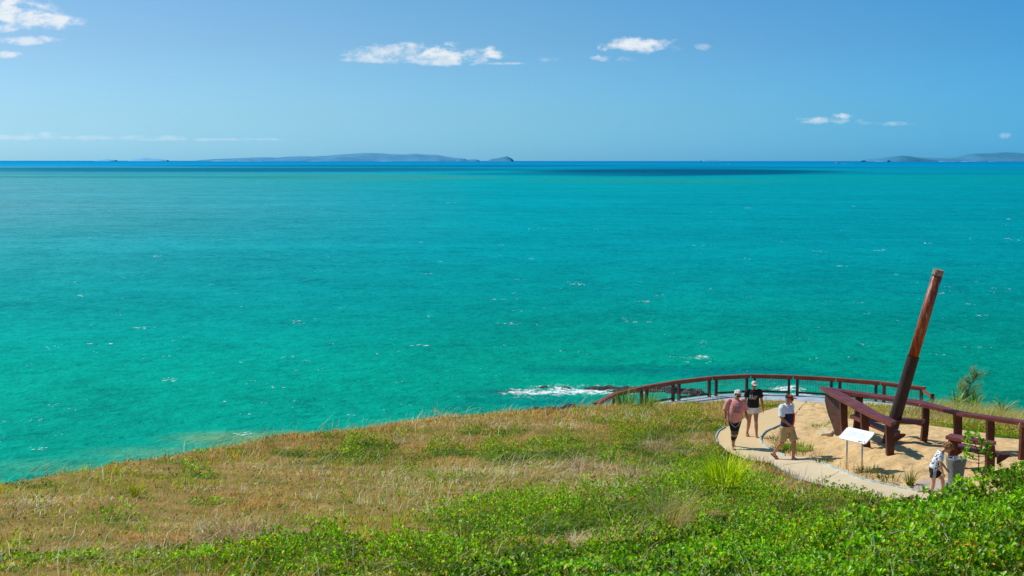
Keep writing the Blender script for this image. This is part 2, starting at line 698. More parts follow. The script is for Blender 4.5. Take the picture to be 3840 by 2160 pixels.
    fsum = t.math('ADD', t.math('MULTIPLY', fn, .65), t.math('MULTIPLY', fn2, .35))
    th = t.math('SUBTRACT', .70, t.math('MULTIPLY', at.outputs['Alpha'], .235))
    fm = t.maprange(t.math('SUBTRACT', fsum, th), 0.0, .10)
    fm = t.math('MULTIPLY', fm, t.math('GREATER_THAN', at.outputs['Alpha'], .02))
    c2 = t.mix(fm, c, (.86, .9, .9, 1))
    bmp = t.new('ShaderNodeBump')
    bmp.inputs['Strength'].default_value = .7
    bmp.inputs['Distance'].default_value = .8
    t.link(h, bmp.inputs['Height'])
    df = t.new('ShaderNodeBsdfDiffuse')
    t.link(c2, df.inputs[0])
    t.link(bmp.outputs[0], df.inputs['Normal'])
    gl = t.new('ShaderNodeBsdfGlossy')
    gl.inputs['Roughness'].default_value = .22
    gl.inputs[0].default_value = (.2, .85, 1, 1)
    t.link(bmp.outputs[0], gl.inputs['Normal'])
    fr = t.new('ShaderNodeFresnel')
    fr.inputs[0].default_value = 1.25
    t.link(bmp.outputs[0], fr.inputs['Normal'])
    fac = t.math('MINIMUM', fr.outputs[0], .09)
    fac = t.math('MULTIPLY', fac, t.math('SUBTRACT', 1, fm))
    mx = t.new('ShaderNodeMixShader')
    t.link(fac, mx.inputs[0])
    t.link(df.outputs[0], mx.inputs[1])
    t.link(gl.outputs[0], mx.inputs[2])
    t.link(mx.outputs[0], out.inputs[0])
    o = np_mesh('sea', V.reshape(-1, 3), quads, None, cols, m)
    tag(o, kind='structure')


build_sea()

# whitecaps: small foam flecks lying on the water
def build_whitecaps():
    V, T = [], []

    def fleck(x, y, L, W, ang):
        n = 9
        b = len(V)
        V.append((x, y, SEA + .10))
        for k in range(n):
            a = 2 * math.pi * k / n
            r = random.uniform(.45, 1.1)
            px, py = math.cos(a) * L * r, math.sin(a) * W * r
            V.append((x + px * math.cos(ang) - py * math.sin(ang), y + px * math.sin(ang) + py * math.cos(ang), SEA + .06 + random.random() * .05))
        for k in range(n):
            T.append((b, b + 1 + k, b + 1 + (k + 1) % n))
    for i in range(280):
        py = 430 + 700 * random.random() ** 1.15
        px = random.uniform(-350, 2926)
        p = sea_pt(px, py)
        s = (p.y / 200) ** .72
        big = 1 + 1.1 * (random.random() < .12)
        for j in range(random.choice([1, 1, 2, 3]) + int(big)):
            L = random.uniform(.06, .24) * s * big
            fleck(p.x + random.gauss(0, .55) * s * big, p.y + random.gauss(0, .8) * s, L, L * random.uniform(.35, .8), random.gauss(.1, .3))
    for px, py, L in [(400, 646, 2.2), (345, 827, 1.5), (198, 745, 1.6), (440, 957, 1.3), (742, 811, 1.1), (2062, 633, 1.8), (2440, 765, 1.0), (1618, 760, 1.6), (93, 1133, .8),
                      (1290, 815, 1.2), (230, 599, 1.6), (1880, 523, 2.6), (1060, 610, 1.5), (2330, 612, 1.8), (2540, 600, 2), (1260, 617, 1.1), (608, 1093, 1.2)]:
        p = sea_pt(px, py)
        for j in range(7):
            fleck(p.x + random.gauss(0, L * .55), p.y + random.gauss(0, L * .8), L * random.uniform(.12, .36), L * random.uniform(.08, .22), random.gauss(.15, .2))
    m = simple_mat('whitecap_foam', (.72, .86, .86, 1), (.42, .72, .72, 1), 1.2, .8, 0)
    o = np_mesh('whitecaps', V, None, T, None, m)
    tag(o, 'small white wave crests scattered over the turquoise sea', 'waves', kind='stuff')


build_whitecaps()

# ------------------------------------------------------------------ islands and boats
isl_mats = {}


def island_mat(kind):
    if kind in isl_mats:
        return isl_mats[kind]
    c = {'far': (S(122, 186, 222), S(108, 172, 208)), 'mid': (S(93, 155, 190), S(76, 140, 175)), 'near': (S(80, 146, 178), S(62, 126, 156)), 'front': (S(66, 132, 162), S(50, 112, 140))}[kind]  # bluish distance haze is mixed into these base colours
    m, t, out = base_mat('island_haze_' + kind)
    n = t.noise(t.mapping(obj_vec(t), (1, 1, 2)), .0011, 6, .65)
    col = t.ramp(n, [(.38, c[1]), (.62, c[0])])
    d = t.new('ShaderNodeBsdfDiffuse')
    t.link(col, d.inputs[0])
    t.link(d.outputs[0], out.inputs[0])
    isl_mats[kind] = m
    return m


beach_mat = simple_mat('beach_sand', S(176, 200, 208), S(140, 180, 196), .002, .9, 0)


def island(prof, Y, label, kind, beaches=()):
    pts = [(aD(x, y, Y).x, max(0, aD(x, y, Y).z - SEA)) for x, y in prof]
    x0, x1 = pts[0][0], pts[-1][0]
    nx = max(24, int((x1 - x0) / 90))
    ny = 14
    xs = np.linspace(x0, x1, nx)
    hs_ = np.interp(xs, [p[0] for p in pts], [p[1] for p in pts])
    dep = max(1500, min(5000, (x1 - x0) * .3))
    v = np.linspace(-1, 1, ny)
    Xg, Vg = np.meshgrid(xs, v)
    hh = np.interp(Xg, xs, hs_)
    bell = np.clip(1 - np.abs(Vg) ** 1.8, 0, 1)
    nz = fbm(Xg / 700, Vg * dep / 700 + Y, 41, 4) - .5
    Z = SEA - 3 + (hh + 3) * np.clip(bell * (1 + .5 * nz * (1 - bell)), 0, 1)
    ends = np.interp(Xg, [x0, x0 + .1 * (x1 - x0), x1 - .1 * (x1 - x0), x1], [.35, 1, 1, .35])
    Yg = Y + dep * .5 * Vg * ends
    V = np.stack([Xg, Yg, Z], -1).reshape(-1, 3)
    q = (np.arange(ny - 1)[:, None] * nx + np.arange(nx - 1)[None]).ravel()
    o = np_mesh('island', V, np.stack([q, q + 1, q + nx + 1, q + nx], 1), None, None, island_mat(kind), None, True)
    tag(o, label, None, None, 'structure')
    for (bx0, bx1) in beaches:
        a, b = aD(bx0, 402, Y - dep * .5), aD(bx1, 402, Y - dep * .5)
        n = 10
        Vb = []
        for k in range(n):
            f = k / (n - 1)
            xx = a.x + (b.x - a.x) * f
            hgt = (7 + 4 * math.sin(f * 7)) * math.sin(math.pi * min(max(f, .04), .96)) ** .4
            Vb += [(xx, Y - dep * .56, SEA + .5), (xx, Y - dep * .50, SEA + hgt)]
        qb = [(2 * k, 2 * k + 2, 2 * k + 3, 2 * k + 1) for k in range(n - 1)]
        np_mesh('beach', Vb, qb, None, None, beach_mat, o)
    return o


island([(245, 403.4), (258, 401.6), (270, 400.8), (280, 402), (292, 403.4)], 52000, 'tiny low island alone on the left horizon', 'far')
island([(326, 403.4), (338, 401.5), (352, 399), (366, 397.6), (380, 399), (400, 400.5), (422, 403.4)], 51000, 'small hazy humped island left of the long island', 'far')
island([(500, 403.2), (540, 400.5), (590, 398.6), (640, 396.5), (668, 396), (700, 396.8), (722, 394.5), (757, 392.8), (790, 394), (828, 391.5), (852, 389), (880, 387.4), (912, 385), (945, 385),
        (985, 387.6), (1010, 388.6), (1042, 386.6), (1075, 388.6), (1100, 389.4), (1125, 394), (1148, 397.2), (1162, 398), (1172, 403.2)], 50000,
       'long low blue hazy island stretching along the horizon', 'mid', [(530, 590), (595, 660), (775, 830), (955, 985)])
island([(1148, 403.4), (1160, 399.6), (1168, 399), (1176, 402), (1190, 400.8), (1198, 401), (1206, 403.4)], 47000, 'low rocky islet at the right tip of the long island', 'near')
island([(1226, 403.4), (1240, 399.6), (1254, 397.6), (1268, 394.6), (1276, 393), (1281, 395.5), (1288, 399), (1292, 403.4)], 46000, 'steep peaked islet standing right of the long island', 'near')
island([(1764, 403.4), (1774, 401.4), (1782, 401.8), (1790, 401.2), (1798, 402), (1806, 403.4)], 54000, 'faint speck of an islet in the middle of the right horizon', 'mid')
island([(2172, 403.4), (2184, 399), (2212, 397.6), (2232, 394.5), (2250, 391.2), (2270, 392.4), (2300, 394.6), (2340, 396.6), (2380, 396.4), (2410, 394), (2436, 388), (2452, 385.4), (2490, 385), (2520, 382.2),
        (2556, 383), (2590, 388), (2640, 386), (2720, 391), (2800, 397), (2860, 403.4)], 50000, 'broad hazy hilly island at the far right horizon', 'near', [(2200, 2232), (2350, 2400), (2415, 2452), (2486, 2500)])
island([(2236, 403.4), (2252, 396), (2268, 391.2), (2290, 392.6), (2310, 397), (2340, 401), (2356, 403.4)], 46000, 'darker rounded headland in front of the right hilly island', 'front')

white_gel = simple_mat('boat_white', (.85, .87, .86, 1), (.75, .78, .8, 1), 1, .4, 0)
dark_glass = simple_mat('dark_glass', (.03, .04, .05, 1), (.02, .025, .03, 1), 4, .15, 0)
wake_mat = simple_mat('wake_foam', (.7, .85, .88, 1), (.4, .7, .78, 1), .05, .9, 0)


def motor_boat(px, py, L, label, wake):
    p = sea_pt(px, py)
    r = empty('motor_boat', p, 0, label, 'boat', 'motor boats far out on the sea')
    bm = bmesh.new()
    prof = [(-.5, .34, .04), (-.35, .22, .10), (-.1, .18, .13), (.2, .16, .14), (.5, .17, .13)]
    ringsv = []
    for x, top, hw in prof:
        ringsv.append([bm.verts.new((x * L, -hw * L, top * L * .5)), bm.verts.new((x * L, -hw * L * .5, 0)), bm.verts.new((x * L, hw * L * .5, 0)), bm.verts.new((x * L, hw * L, top * L * .5))])
    for a, b in zip(ringsv, ringsv[1:]):
        for k in range(4):
            bm.faces.new((a[k], a[(k + 1) % 4], b[(k + 1) % 4], b[k]))
    bm.faces.new(ringsv[0])
    bm.faces.new(ringsv[-1][::-1])
    bm_obj('hull', bm, white_gel, r)
    bm = bmesh.new()
    poly = [Vector((-.28 * L, 0, .08 * L)), Vector((.12 * L, 0, .08 * L)), Vector((.10 * L, 0, .22 * L)), Vector((-.12 * L, 0, .22 * L))]
    for sgn in (-1, 1):
        pass
    f = [bm.verts.new((q.x, -.09 * L, q.z)) for q in poly]
    g = [bm.verts.new((q.x, .09 * L, q.z)) for q in poly]
    bm.faces.new(f)
    bm.faces.new(g[::-1])
    for k in range(4):
        bm.faces.new((f[k], g[k], g[(k + 1) % 4], f[(k + 1) % 4]))
    cab = bm_obj('cabin', bm, white_gel, r)
    bm = bmesh.new()
    add_box(bm, (-.02 * L, 0, .165 * L), (.2 * L, .186 * L, .035 * L))
    bm_obj('window', bm, dark_glass, cab)
    if wake:
        V, Q = [], []
        n = 14
        for k in range(n):
            f_ = k / (n - 1)
            hw = (.02 + .10 * f_ * (.5 + .5 * math.sin(k * 2.1))) * L
            V += [(p.x + (.55 + 2.2 * f_) * L, p.y - hw * 2, SEA + .4), (p.x + (.55 + 2.2 * f_) * L, p.y + hw * 2, SEA + .6)]
        Q = [(2 * k, 2 * k + 2, 2 * k + 3, 2 * k + 1) for k in range(n - 1) if k not in (7, 8)]
        tag(np_mesh('wake', V, Q, None, None, wake_mat), kind='structure')


motor_boat(2107, 410.6, 58, 'white motor boat with cabin trailing a wake near the right horizon', True)
motor_boat(1836, 414.5, 24, 'tiny white boat speck left of the motor boat with the wake', False)
motor_boat(1385, 406.5, 40, 'faint white boat on the horizon right of the peaked islet', False)

# ------------------------------------------------------------------ ground sheet, sand, path, deck
def poly_src(pts):
    return [at_ground(x, y) for x, y in pts]


def build_ground():
    xs = np.arange(-46, 50.01, .3)
    ys = np.arange(-14, 96, .3)
    X, Y = np.meshgrid(xs, ys)
    Z = ground_z(X, Y)
    low = pip(X, Y, PATHP) | pip(X, Y, SANDP)
    edge_d = np.minimum(pdist(X, Y, PATHP), pdist(X, Y, SANDP))
    Z = np.where(low, Z - np.where(edge_d > .5, .10, .03), Z)
    nx, ny = len(xs), len(ys)
    V = np.stack([X, Y, Z], -1).reshape(-1, 3)
    q = (np.arange(ny - 1)[:, None] * nx + np.arange(nx - 1)[None]).ravel()
    m, t, out = base_mat('soil_and_turf')
    v = obj_vec(t)
    n = t.noise(v, 1.1, 6, .65)
    n2 = t.noise(v, 14, 4, .6)
    c = t.ramp(n, [(.35, S(112, 112, 46)), (.5, S(150, 124, 66)), (.65, S(176, 144, 86))])
    c = t.mix(t.math('MULTIPLY', n2, .45), c, S(84, 80, 34))
    ga = t.new('ShaderNodeAttribute', attribute_name='Col')
    c = t.mix(ga.outputs[0], c, t.ramp(n, [(.35, S(58, 84, 16)), (.65, S(92, 116, 30))]))
    z = t.sep(v)[2]
    steep = t.maprange(z, -9, -4.5, 1, 0)
    c = t.mix(steep, c, S(74, 60, 48))
    principled(t, out, c, .95, n2, .6, .05, 0, .1)
    gf = np.zeros(X.size)
    nearv = (Y.ravel() > 12) & (Y.ravel() < 72)
    gf[nearv] = sstep(.15, .6, field(X.ravel()[nearv], Y.ravel()[nearv], GREEN))
    o = np_mesh('ground', V, np.stack([q, q + 1, q + nx + 1, q + nx], 1), None, np.repeat(gf[:, None], 3, 1), m, None, True)
    tag(o, kind='structure')


# outline of path and sand in photo measure (3840 wide)
PATH_L = [(2982, 1497), (2946, 1515), (2915, 1529), (2850, 1550), (2800, 1566), (2765, 1582), (2730, 1600), (2714.5, 1608), (2700, 1617), (2692, 1626), (2686, 1645), (2692, 1661), (2713, 1680), (2733, 1697), (2790, 1722), (2860, 1733), (2900, 1742),
          (2945, 1768), (2985, 1790), (3060, 1816), (3140, 1836), (3240, 1858), (3340, 1876), (3440, 1895), (3600, 1915)]
PATH_R = [(3026, 1510), (3000, 1530), (2965, 1568), (2921.6, 1598), (2888, 1612), (2861, 1631), (2854, 1645), (2858, 1661), (2875, 1677), (2905, 1695), (2945, 1712), (3000, 1716), (3048, 1720), (3100, 1744), (3180, 1776), (3240, 1803), (3356, 1826), (3445, 1846), (3600, 1866)]


def smooth_line(pts, n=6):
    out = []
    P = [Vector(p) for p in pts]
    for i in range(len(P) - 1):
        p0, p1, p2, p3 = P[max(i - 1, 0)], P[i], P[i + 1], P[min(i + 2, len(P) - 1)]
        for k in range(n):
            t = k / n
            out.append(.5 * ((2 * p1) + (p2 - p0) * t + (2 * p0 - 5 * p1 + 4 * p2 - p3) * t * t + (3 * p1 - p0 - 3 * p2 + p3) * t ** 3))
    out.append(P[-1])
    return out


pl = smooth_line(poly_src(PATH_L), 3)
pr = smooth_line(poly_src(PATH_R), 3)
PATHP = [(p.x, p.y) for p in pl] + [(p.x, p.y) for p in pr[::-1]]
SAND_PX = [(3026, 1512), (3096, 1507), (3150, 1560), (3250, 1585), (3330, 1592), (3370, 1592), (3470, 1592), (3484, 1594), (3577, 1607), (3630, 1615), (3700, 1623), (3735, 1640), (3820, 1646), (3960, 1640)]
sand_far = poly_src(SAND_PX)
_end = [Vector((16.5, 34.0, 0)), Vector((15.0, 29.5, 0)), Vector((11.5, 28.3, 0))]
_in = []
for _i, _p in enumerate(pr):
    _t = (pr[min(_i + 1, len(pr) - 1)] - pr[max(_i - 1, 0)])
    _s = Vector((_t.y, -_t.x, 0)).normalized() * .14      # tuck the sand a little under the path
    _in.append((_p.x + _s.x, _p.y + _s.y))
if not pip(np.array([_in[12][0]]), np.array([_in[12][1]]), PATHP)[0]:
    _in = [(2 * p.x - q[0], 2 * p.y - q[1]) for p, q in zip(pr, _in)]
SANDP = [(p.x, p.y) for p in sand_far] + [(p.x, p.y) for p in _end] + _in[::-1][2:]


def drape(name, poly, off, step, mat, amp=0.0, freq=3.0):
    n = len(poly)
    xs = [p[0] for p in poly]
    ys = [p[1] for p in poly]
    gx, gy = np.meshgrid(np.arange(min(xs), max(xs), step), np.arange(min(ys), max(ys), step))
    gx = gx + rng.uniform(-.25, .25, gx.shape) * step
    gy = gy + rng.uniform(-.25, .25, gy.shape) * step
    ins = pip(gx, gy, poly) & (pdist(gx, gy, poly) > step * .4)
    pts = [Vector(p) for p in poly] + [Vector((a, b)) for a, b in zip(gx[ins], gy[ins])]
    edges = [(i, (i + 1) % n) for i in range(n)]
    v, e, f, _, _, _ = delaunay_2d_cdt([Vector((p.x, p.y)) for p in pts], edges, [], 1, 1e-4)
    A = np.array([(p.x, p.y) for p in v])
    z = ground_smooth(A[:, 0], A[:, 1]) + off
    if amp:
        inside = sstep(.14, .5, pdist(A[:, 0], A[:, 1], poly))
        z = z + amp * inside * ((fbm(A[:, 0] * freq, A[:, 1] * freq, 9, 3) - .45) * 2)
        z = z - .045 * inside * sstep(.56, .72, vnoise(A[:, 0] * 4.2, A[:, 1] * 3.4, 19))
    me = bpy.data.meshes.new(name)
    me.from_pydata(np.column_stack([A, z]).tolist(), [], [list(q) for q in f])
    cen = [sum((Vector(v[i]) for i in q), Vector((0, 0))) / len(q) for q in f]
    me.update()
    bm = bmesh.new()
    bm.from_mesh(me)
    c = np.array([[a.x, a.y] for a in cen])
    bad = ~pip(c[:, 0], c[:, 1], poly)
    bm.faces.ensure_lookup_table()
    bmesh.ops.delete(bm, geom=[bm.faces[i] for i in np.nonzero(bad)[0]], context='FACES')
    for fc in bm.faces:
        if fc.normal.z < 0:
            fc.normal_flip()
    bm.to_mesh(me)
    bm.free()
    return link_mesh(name, me, mat, None, True)


def ground_smooth(x, y):
    return ground_z(x, y)


def sand_material():
    m, t, out = base_mat('sand')
    v = obj_vec(t)
    n = t.noise(v, 2.2, 5, .6)
    n2 = t.noise(t.mapping(v, (1, 1.6, 1)), 7, 4, .6, .4)
    n3 = t.noise(v, 90, 2, .5)
    c = t.ramp(n, [(.3, S(214, 178, 124)), (.7, S(232, 202, 150))])
    c = t.mix(t.math('MULTIPLY', n3, .3), c, S(176, 134, 80))
    b = t.math('ADD', n2, t.math('MULTIPLY', n3, .12))
    principled(t, out, c, .95, b, .8, .07, 0, .1)
    return m


def path_material():
    m, t, out = base_mat('aggregate_concrete')
    v = obj_vec(t)
    n = t.noise(v, 1.3, 6, .7)
    n3 = t.noise(v, 60, 3, .6)
    y = t.sep(v)[1]
    c1 = t.ramp(n, [(.3, S(214, 194, 156)), (.7, S(230, 214, 180))])
    c2 = t.ramp(n, [(.3, S(220, 190, 138)), (.7, S(232, 204, 152))])
    far = t.maprange(t.math('ADD', y, t.math('MULTIPLY', n, 3)), 38.5, 42.5)
    c = t.mix(far, c1, c2)
    c = t.mix(t.math('MULTIPLY', n3, .4), c, S(150, 128, 92))
    principled(t, out, c, .9, n3, .35, .01, 0, .2)
    return m


sand_o = drape('sand', SANDP, -.004, .085, sand_material(), .075, 2.6)
tag(sand_o, kind='structure')
path_o = drape('path', PATHP, .012, .3, path_material())
tag(path_o, kind='structure')
conc = simple_mat('pale_concrete', S(176, 190, 196), S(150, 168, 176), 1.6, .85, .1)
bm = bmesh.new()
add_prism(bm, [Vector((p.x, p.y, ZD)) for p in DECK], .22)
tag(bm_obj('viewing_deck', bm, conc), kind='structure')

beige = simple_mat('beige_concrete', S(216, 198, 160), S(188, 168, 130), 6, .9, .15)
joint_m = simple_mat('joint_line', S(150, 126, 98), S(126, 104, 80), 20, .95, 0)


def ribbon(name, pts, width, h, mat, parent=None, lift=.0):
    """kerb-like strip draped over the ground along a line"""
    P = [Vector((p[0], p[1], 0)) for p in pts]
    arr = np.array([[p.x, p.y] for p in P])
    z = ground_z(arr[:, 0], arr[:, 1]) + lift
    bm = bmesh.new()
    prev = None
    for i, p in enumerate(P):
        t = (P[min(i + 1, len(P) - 1)] - P[max(i - 1, 0)]).normalized()
        s = Vector((-t.y, t.x, 0)) * (width / 2)
        zz = z[i]
        ring = [bm.verts.new((p.x - s.x, p.y - s.y, zz - .1)), bm.verts.new((p.x - s.x, p.y - s.y, zz + h)), bm.verts.new((p.x + s.x, p.y + s.y, zz + h)), bm.verts.new((p.x + s.x, p.y + s.y, zz - .1))]
        if prev:
            for k in range(3):
                bm.faces.new((prev[k], prev[k + 1], ring[k + 1], ring[k]))
        else:
            bm.faces.new(ring)
        prev = ring
    bm.faces.new(prev[::-1])
    return bm_obj(name, bm, mat, parent)


edge_m = simple_mat('edging_paint', S(196, 214, 214), S(140, 156, 154), 7, .7, .2)


def src_line(pts, n=5):
    return [(p.x, p.y) for p in smooth_line(poly_src(pts), n)]


for nm, pts, lab in [
        (0, [(2720, 1604), (2704, 1614), (2692, 1626), (2685, 1645), (2691, 1662)], 'curved pale blue edging strip on the outer side of the path bend'),
        (1, [(2935, 1592), (2890, 1611), (2861, 1630), (2853, 1645), (2857, 1661), (2874, 1677), (2905, 1695), (2945, 1711)], 'curved pale blue edging between the path and the sand behind the walkers'),
        (2, [(3048, 1721), (3100, 1745), (3180, 1777), (3240, 1803), (3300, 1816), (3356, 1827), (3445, 1846)], 'long pale edging between the sand and the path below the sign'),
        (3, [(2895, 1740), (2945, 1768), (2985, 1790), (3010, 1800)], 'short edging strip at the grass side of the path near the spiky clump'),
        (4, [(2982, 1497), (2946, 1516), (2915, 1530)], 'thin edging strip beside the grass at the upper end of the path'),
        (5, [(3480, 1574), (3560, 1578), (3640, 1582), (3720, 1587), (3800, 1592)], 'thin pale edging line in the grass behind the boat sculpture')]:
    o = ribbon('path_edging', src_line(pts), .038, .05 if nm != 3 else .02, edge_m)
    tag(o, lab, 'edging', 'pale edging strips along the path')

for (a, b) in [((2938, 1746), (3050, 1727)), ((3062, 1812), (3150, 1768))]:
    A, B = at_ground(*a), at_ground(*b)
    n = 8
    V = []
    for k in range(n):
        p = A.lerp(B, .04 + .92 * k / (n - 1))
        z = gz(p.x, p.y) + .020
        V += [(p.x, p.y - .012, z), (p.x, p.y + .012, z)]
    np_mesh('joint', V, [(2 * k, 2 * k + 2, 2 * k + 3, 2 * k + 1) for k in range(n - 1)], None, None, joint_m, path_o)

# landing slab at the top of the sand, pad by the fountain, flat stone by the bow
def slab(name, pts, thick, lift, mat, label=None, cat=None, rounded=False):
    P = poly_src(pts)
    bm = bmesh.new()
    add_prism(bm, [Vector((p.x, p.y, p.z + lift)) for p in P], thick)
    bmesh.ops.bevel(bm, geom=[e for e in bm.edges], offset=.02, segments=2, affect='EDGES')
    o = bm_obj(name, bm, mat)
    if cat:
        tag(o, label, cat)
    else:
        tag(o, kind='structure')
    return o


slab('landing', [(2982, 1494), (3026, 1511), (3100, 1520), (3140, 1512), (3100, 1500)], .3, .1, beige)
slab('fountain_pad', [(3424, 1838), (3436, 1818), (3455, 1806), (3490, 1802), (3560, 1806), (3640, 1822), (3640, 1850), (3440, 1850)], .25, .05, simple_mat('grey_pad', S(196, 180, 158), S(168, 152, 134), 10, .9, .2))
slab('flat_stone', [(3056, 1628), (3075, 1617), (3100, 1614), (3128, 1621), (3118, 1630), (3080, 1634)], .2, .05, beige, 'flat pale stone lying in the sand before the bow', 'stone')

# ------------------------------------------------------------------ viewing deck fence
def timber(name, c1, c2, rough=.5, sc=6):
    m, t, out = base_mat(name)
    v = obj_vec(t)
    n = t.noise(t.mapping(v, (3, 3, 14)), sc, 4, .6)
    n2 = t.noise(v, 2.0, 4, .6)
    f = t.math('ADD', t.math('MULTIPLY', n, .5), t.math('MULTIPLY', n2, .5))
    c = t.ramp(f, [(.38, c2), (.62, c1)])
    wear = t.maprange(t.noise(t.mapping(v, (1.2, 1.2, 9), (0, 0, .2)), 3.1, 5, .7), .60, .72)
    c = t.mix(t.math('MULTIPLY', wear, .45), c, tuple(min(1, x * 2.2 + .03) for x in c1[:3]) + (1,))
    principled(t, out, c, rough, n, .35, .008, 0, .3)
    return m


rail_m = timber('red_timber_rail', S(166, 82, 44), S(112, 52, 32))
post_m = timber('dark_timber_post', S(98, 52, 40), S(58, 32, 28))
wire_m = simple_mat('stainless_wire', (.55, .56, .55, 1), (.4, .42, .42, 1), 4, .35, 0, metal=.6)


def beam(bm, a, b, wd, ht, up=Vector((0, 0, 1))):
    a, b = Vector(a), Vector(b)
    t = (b - a).normalized()
    s = t.cross(up).normalized()
    u = s.cross(t)
    r = []
    for p in (a, b):
        r.append([bm.verts.new(p + s * (wd / 2) * i + u * (ht / 2) * j) for i, j in ((-1, -1), (1, -1), (1, 1), (-1, 1))])
    for k in range(4):
        bm.faces.new((r[0][k], r[0][(k + 1) % 4], r[1][(k + 1) % 4], r[1][k]))
    bm.faces.new(r[0][::-1])
    bm.faces.new(r[1])


def build_fence():
    root = empty('fence', (FP[5].x, FP[5].y, ZD), 0, 'long curved red brown timber railing with thin vertical wires around the viewing deck', 'fence')
    off = Vector(root.location)

    def loc(p):
        return Vector(p) - off
    for i in range(len(FP) - 1):
        a, b = FP[i], FP[i + 1]
        t = (b - a).normalized()
        bm = bmesh.new()
        ov = .004
        beam(bm, loc(a + t * ov), loc(b - t * ov) , .21, .055)
        bm_obj('top_rail', bm, rail_m, root)
        bm = bmesh.new()
        beam(bm, loc(a + t * .03 - Vector((0, 0, .10))), loc(b - t * .03 - Vector((0, 0, .10))), .055, .135)
        bm_obj('upper_rail', bm, rail_m, root)
        bm = bmesh.new()
        zb = ZD + .15
        pa, pb = Vector((a.x, a.y, zb)) + t * .25, Vector((b.x, b.y, zb)) - t * .25
        beam(bm, loc(pa), loc(pb), .06, .09)
        bm_obj('bottom_rail', bm, post_m, root)
        for p in ([a + t * .20] if i > 0 else [a + t * .12]) + [b - t * .20]:
            bm = bmesh.new()
            beam(bm, loc(Vector((p.x, p.y, ZT - .172))), loc(Vector((p.x, p.y, ZD - .15))), .12, .12, up=t)
            bm_obj('post', bm, post_m, root)
        bm = bmesh.new()
        L = (pb - pa).length
        n = int(L / .125)
        for k in range(1, n):
            p = pa.lerp(pb, k / n)
            add_tube(bm, [loc(Vector((p.x, p.y, zb + .045))), loc(Vector((p.x, p.y, ZT - .168)))], [.007, .007], 5)
        bm_obj('wire_infill', bm, wire_m, root)
    # short returning rail at the right end
    e = FP[-1]
    p2 = at_z(3497, 1482, ZT - .12) 
    bm = bmesh.new()
    beam(bm, loc(Vector((p2.x, p2.y, ZT - .05))), loc(Vector((p2.x, p2.y, ZD - .4))), .15, .15, up=Vector((0, 1, 0)))
    bm_obj('end_post', bm, post_m, root)
    for dz0, dz1 in ((-.12, -.18), (-.62, -.68)):
        bm = bmesh.new()
        beam(bm, loc(Vector((e.x - .12, e.y, ZT + dz0))), loc(Vector((p2.x, p2.y + .08, ZT + dz1))), .06, .11)
        bm_obj('side_rail', bm, rail_m, root)


build_fence()

# ------------------------------------------------------------------ rocks and reef
def rock_material():
    m, t, out = base_mat('wet_reef_rock')
    v = obj_vec(t)
    n = t.noise(v, .9, 6, .7)
    n2 = t.noise(v, 3.2, 5, .7)
    c = t.ramp(n, [(.35, S(18, 15, 14)), (.55, S(44, 35, 29)), (.7, S(84, 68, 50))])
    c = t.mix(t.maprange(n2, .55, .68), c, S(156, 128, 76))
    principled(t, out, c, .6, n2, .9, .3, 0, .4)
    return m


rock_m = rock_material()


def reef_rock(px, py, rx, h, ry, label, seed, n=3, axis=0.0):
    p = sea_pt(px, py)
    bm = bmesh.new()
    rr = random.Random(seed)
    for k in range(n):
        f = (k + .5) / n * 2 - 1
        cx = f * rx * .7
        M = Matrix.Translation((cx, rr.uniform(-.3, .3) * ry, 0)) @ Matrix.Rotation(rr.uniform(-.3, .3), 4, 'Z') @ Matrix.Diagonal((rx / n * rr.uniform(1.1, 1.7), ry * rr.uniform(.6, 1), h * rr.uniform(.6, 1.1), 1))
        bmesh.ops.create_icosphere(bm, subdivisions=4, radius=1, matrix=M)
    from mathutils import noise as mn
    for v in bm.verts:
        d = mn.noise_vector(v.co * .55 + Vector((seed, 0, 0))) * .5 + mn.noise_vector(v.co * 1.7 + Vector((0, seed, 0))) * .42 + mn.noise_vector(v.co * 4) * .22 + mn.noise_vector(v.co * 8) * .10
        d.z *= .8
        v.co += d * min(1.0, .35 + h * .5)
    o = bm_obj('rock', bm, rock_m)
    o.location = (p.x, p.y, SEA - .30)
    o.rotation_euler = (0, 0, axis)
    tag(o, label, 'rock', 'dark reef rocks in the surf below the deck')


reef_rock(1385, 974, 2.4, .5, 1.2, 'leftmost dark rock awash in white foam beyond the grass edge', 3, 2)
reef_rock(1478, 977, 4.2, .42, 1.4, 'low dark rock ledge between two patches of white foam', 8, 3, .05)
reef_rock(1590, 979, 6.8, .5, 2.6, 'large barnacled rock ledge showing behind the left rail of the fence', 15, 4, .1)
reef_rock(1700, 985, 4.2, .8, 2.4, 'blocky dark rock seen through the wires at the left of the deck', 23, 3, -.1)
reef_rock(1775, 993, 2.6, .35, 1.2, 'small flat rock just above the deck floor in the surf', 31, 2)
reef_rock(1932, 983, 1.6, .4, 1.0, 'small wet rock before the breaking wave behind the black shirted woman', 37, 2)
reef_rock(1405, 1033, 3.3, .9, 2.0, 'dark shore rock peeping over the dry grass left of the fence', 44, 3)

# ------------------------------------------------------------------ boat sculpture
ZG = 1.23
merbau = timber('merbau_board', S(132, 68, 56), S(92, 42, 40), .45, 5)
rib_m = timber('rusty_rib', S(104, 54, 36), S(52, 28, 24), .55, 4)
steel_m = simple_mat('rusted_steel', S(88, 54, 40), S(60, 36, 30), 9, .6, .15, .004)
bolt_m = simple_mat('bolt_metal', (.8, .76, .68, 1), (.6, .55, .5, 1), 30, .3, 0, metal=.7)


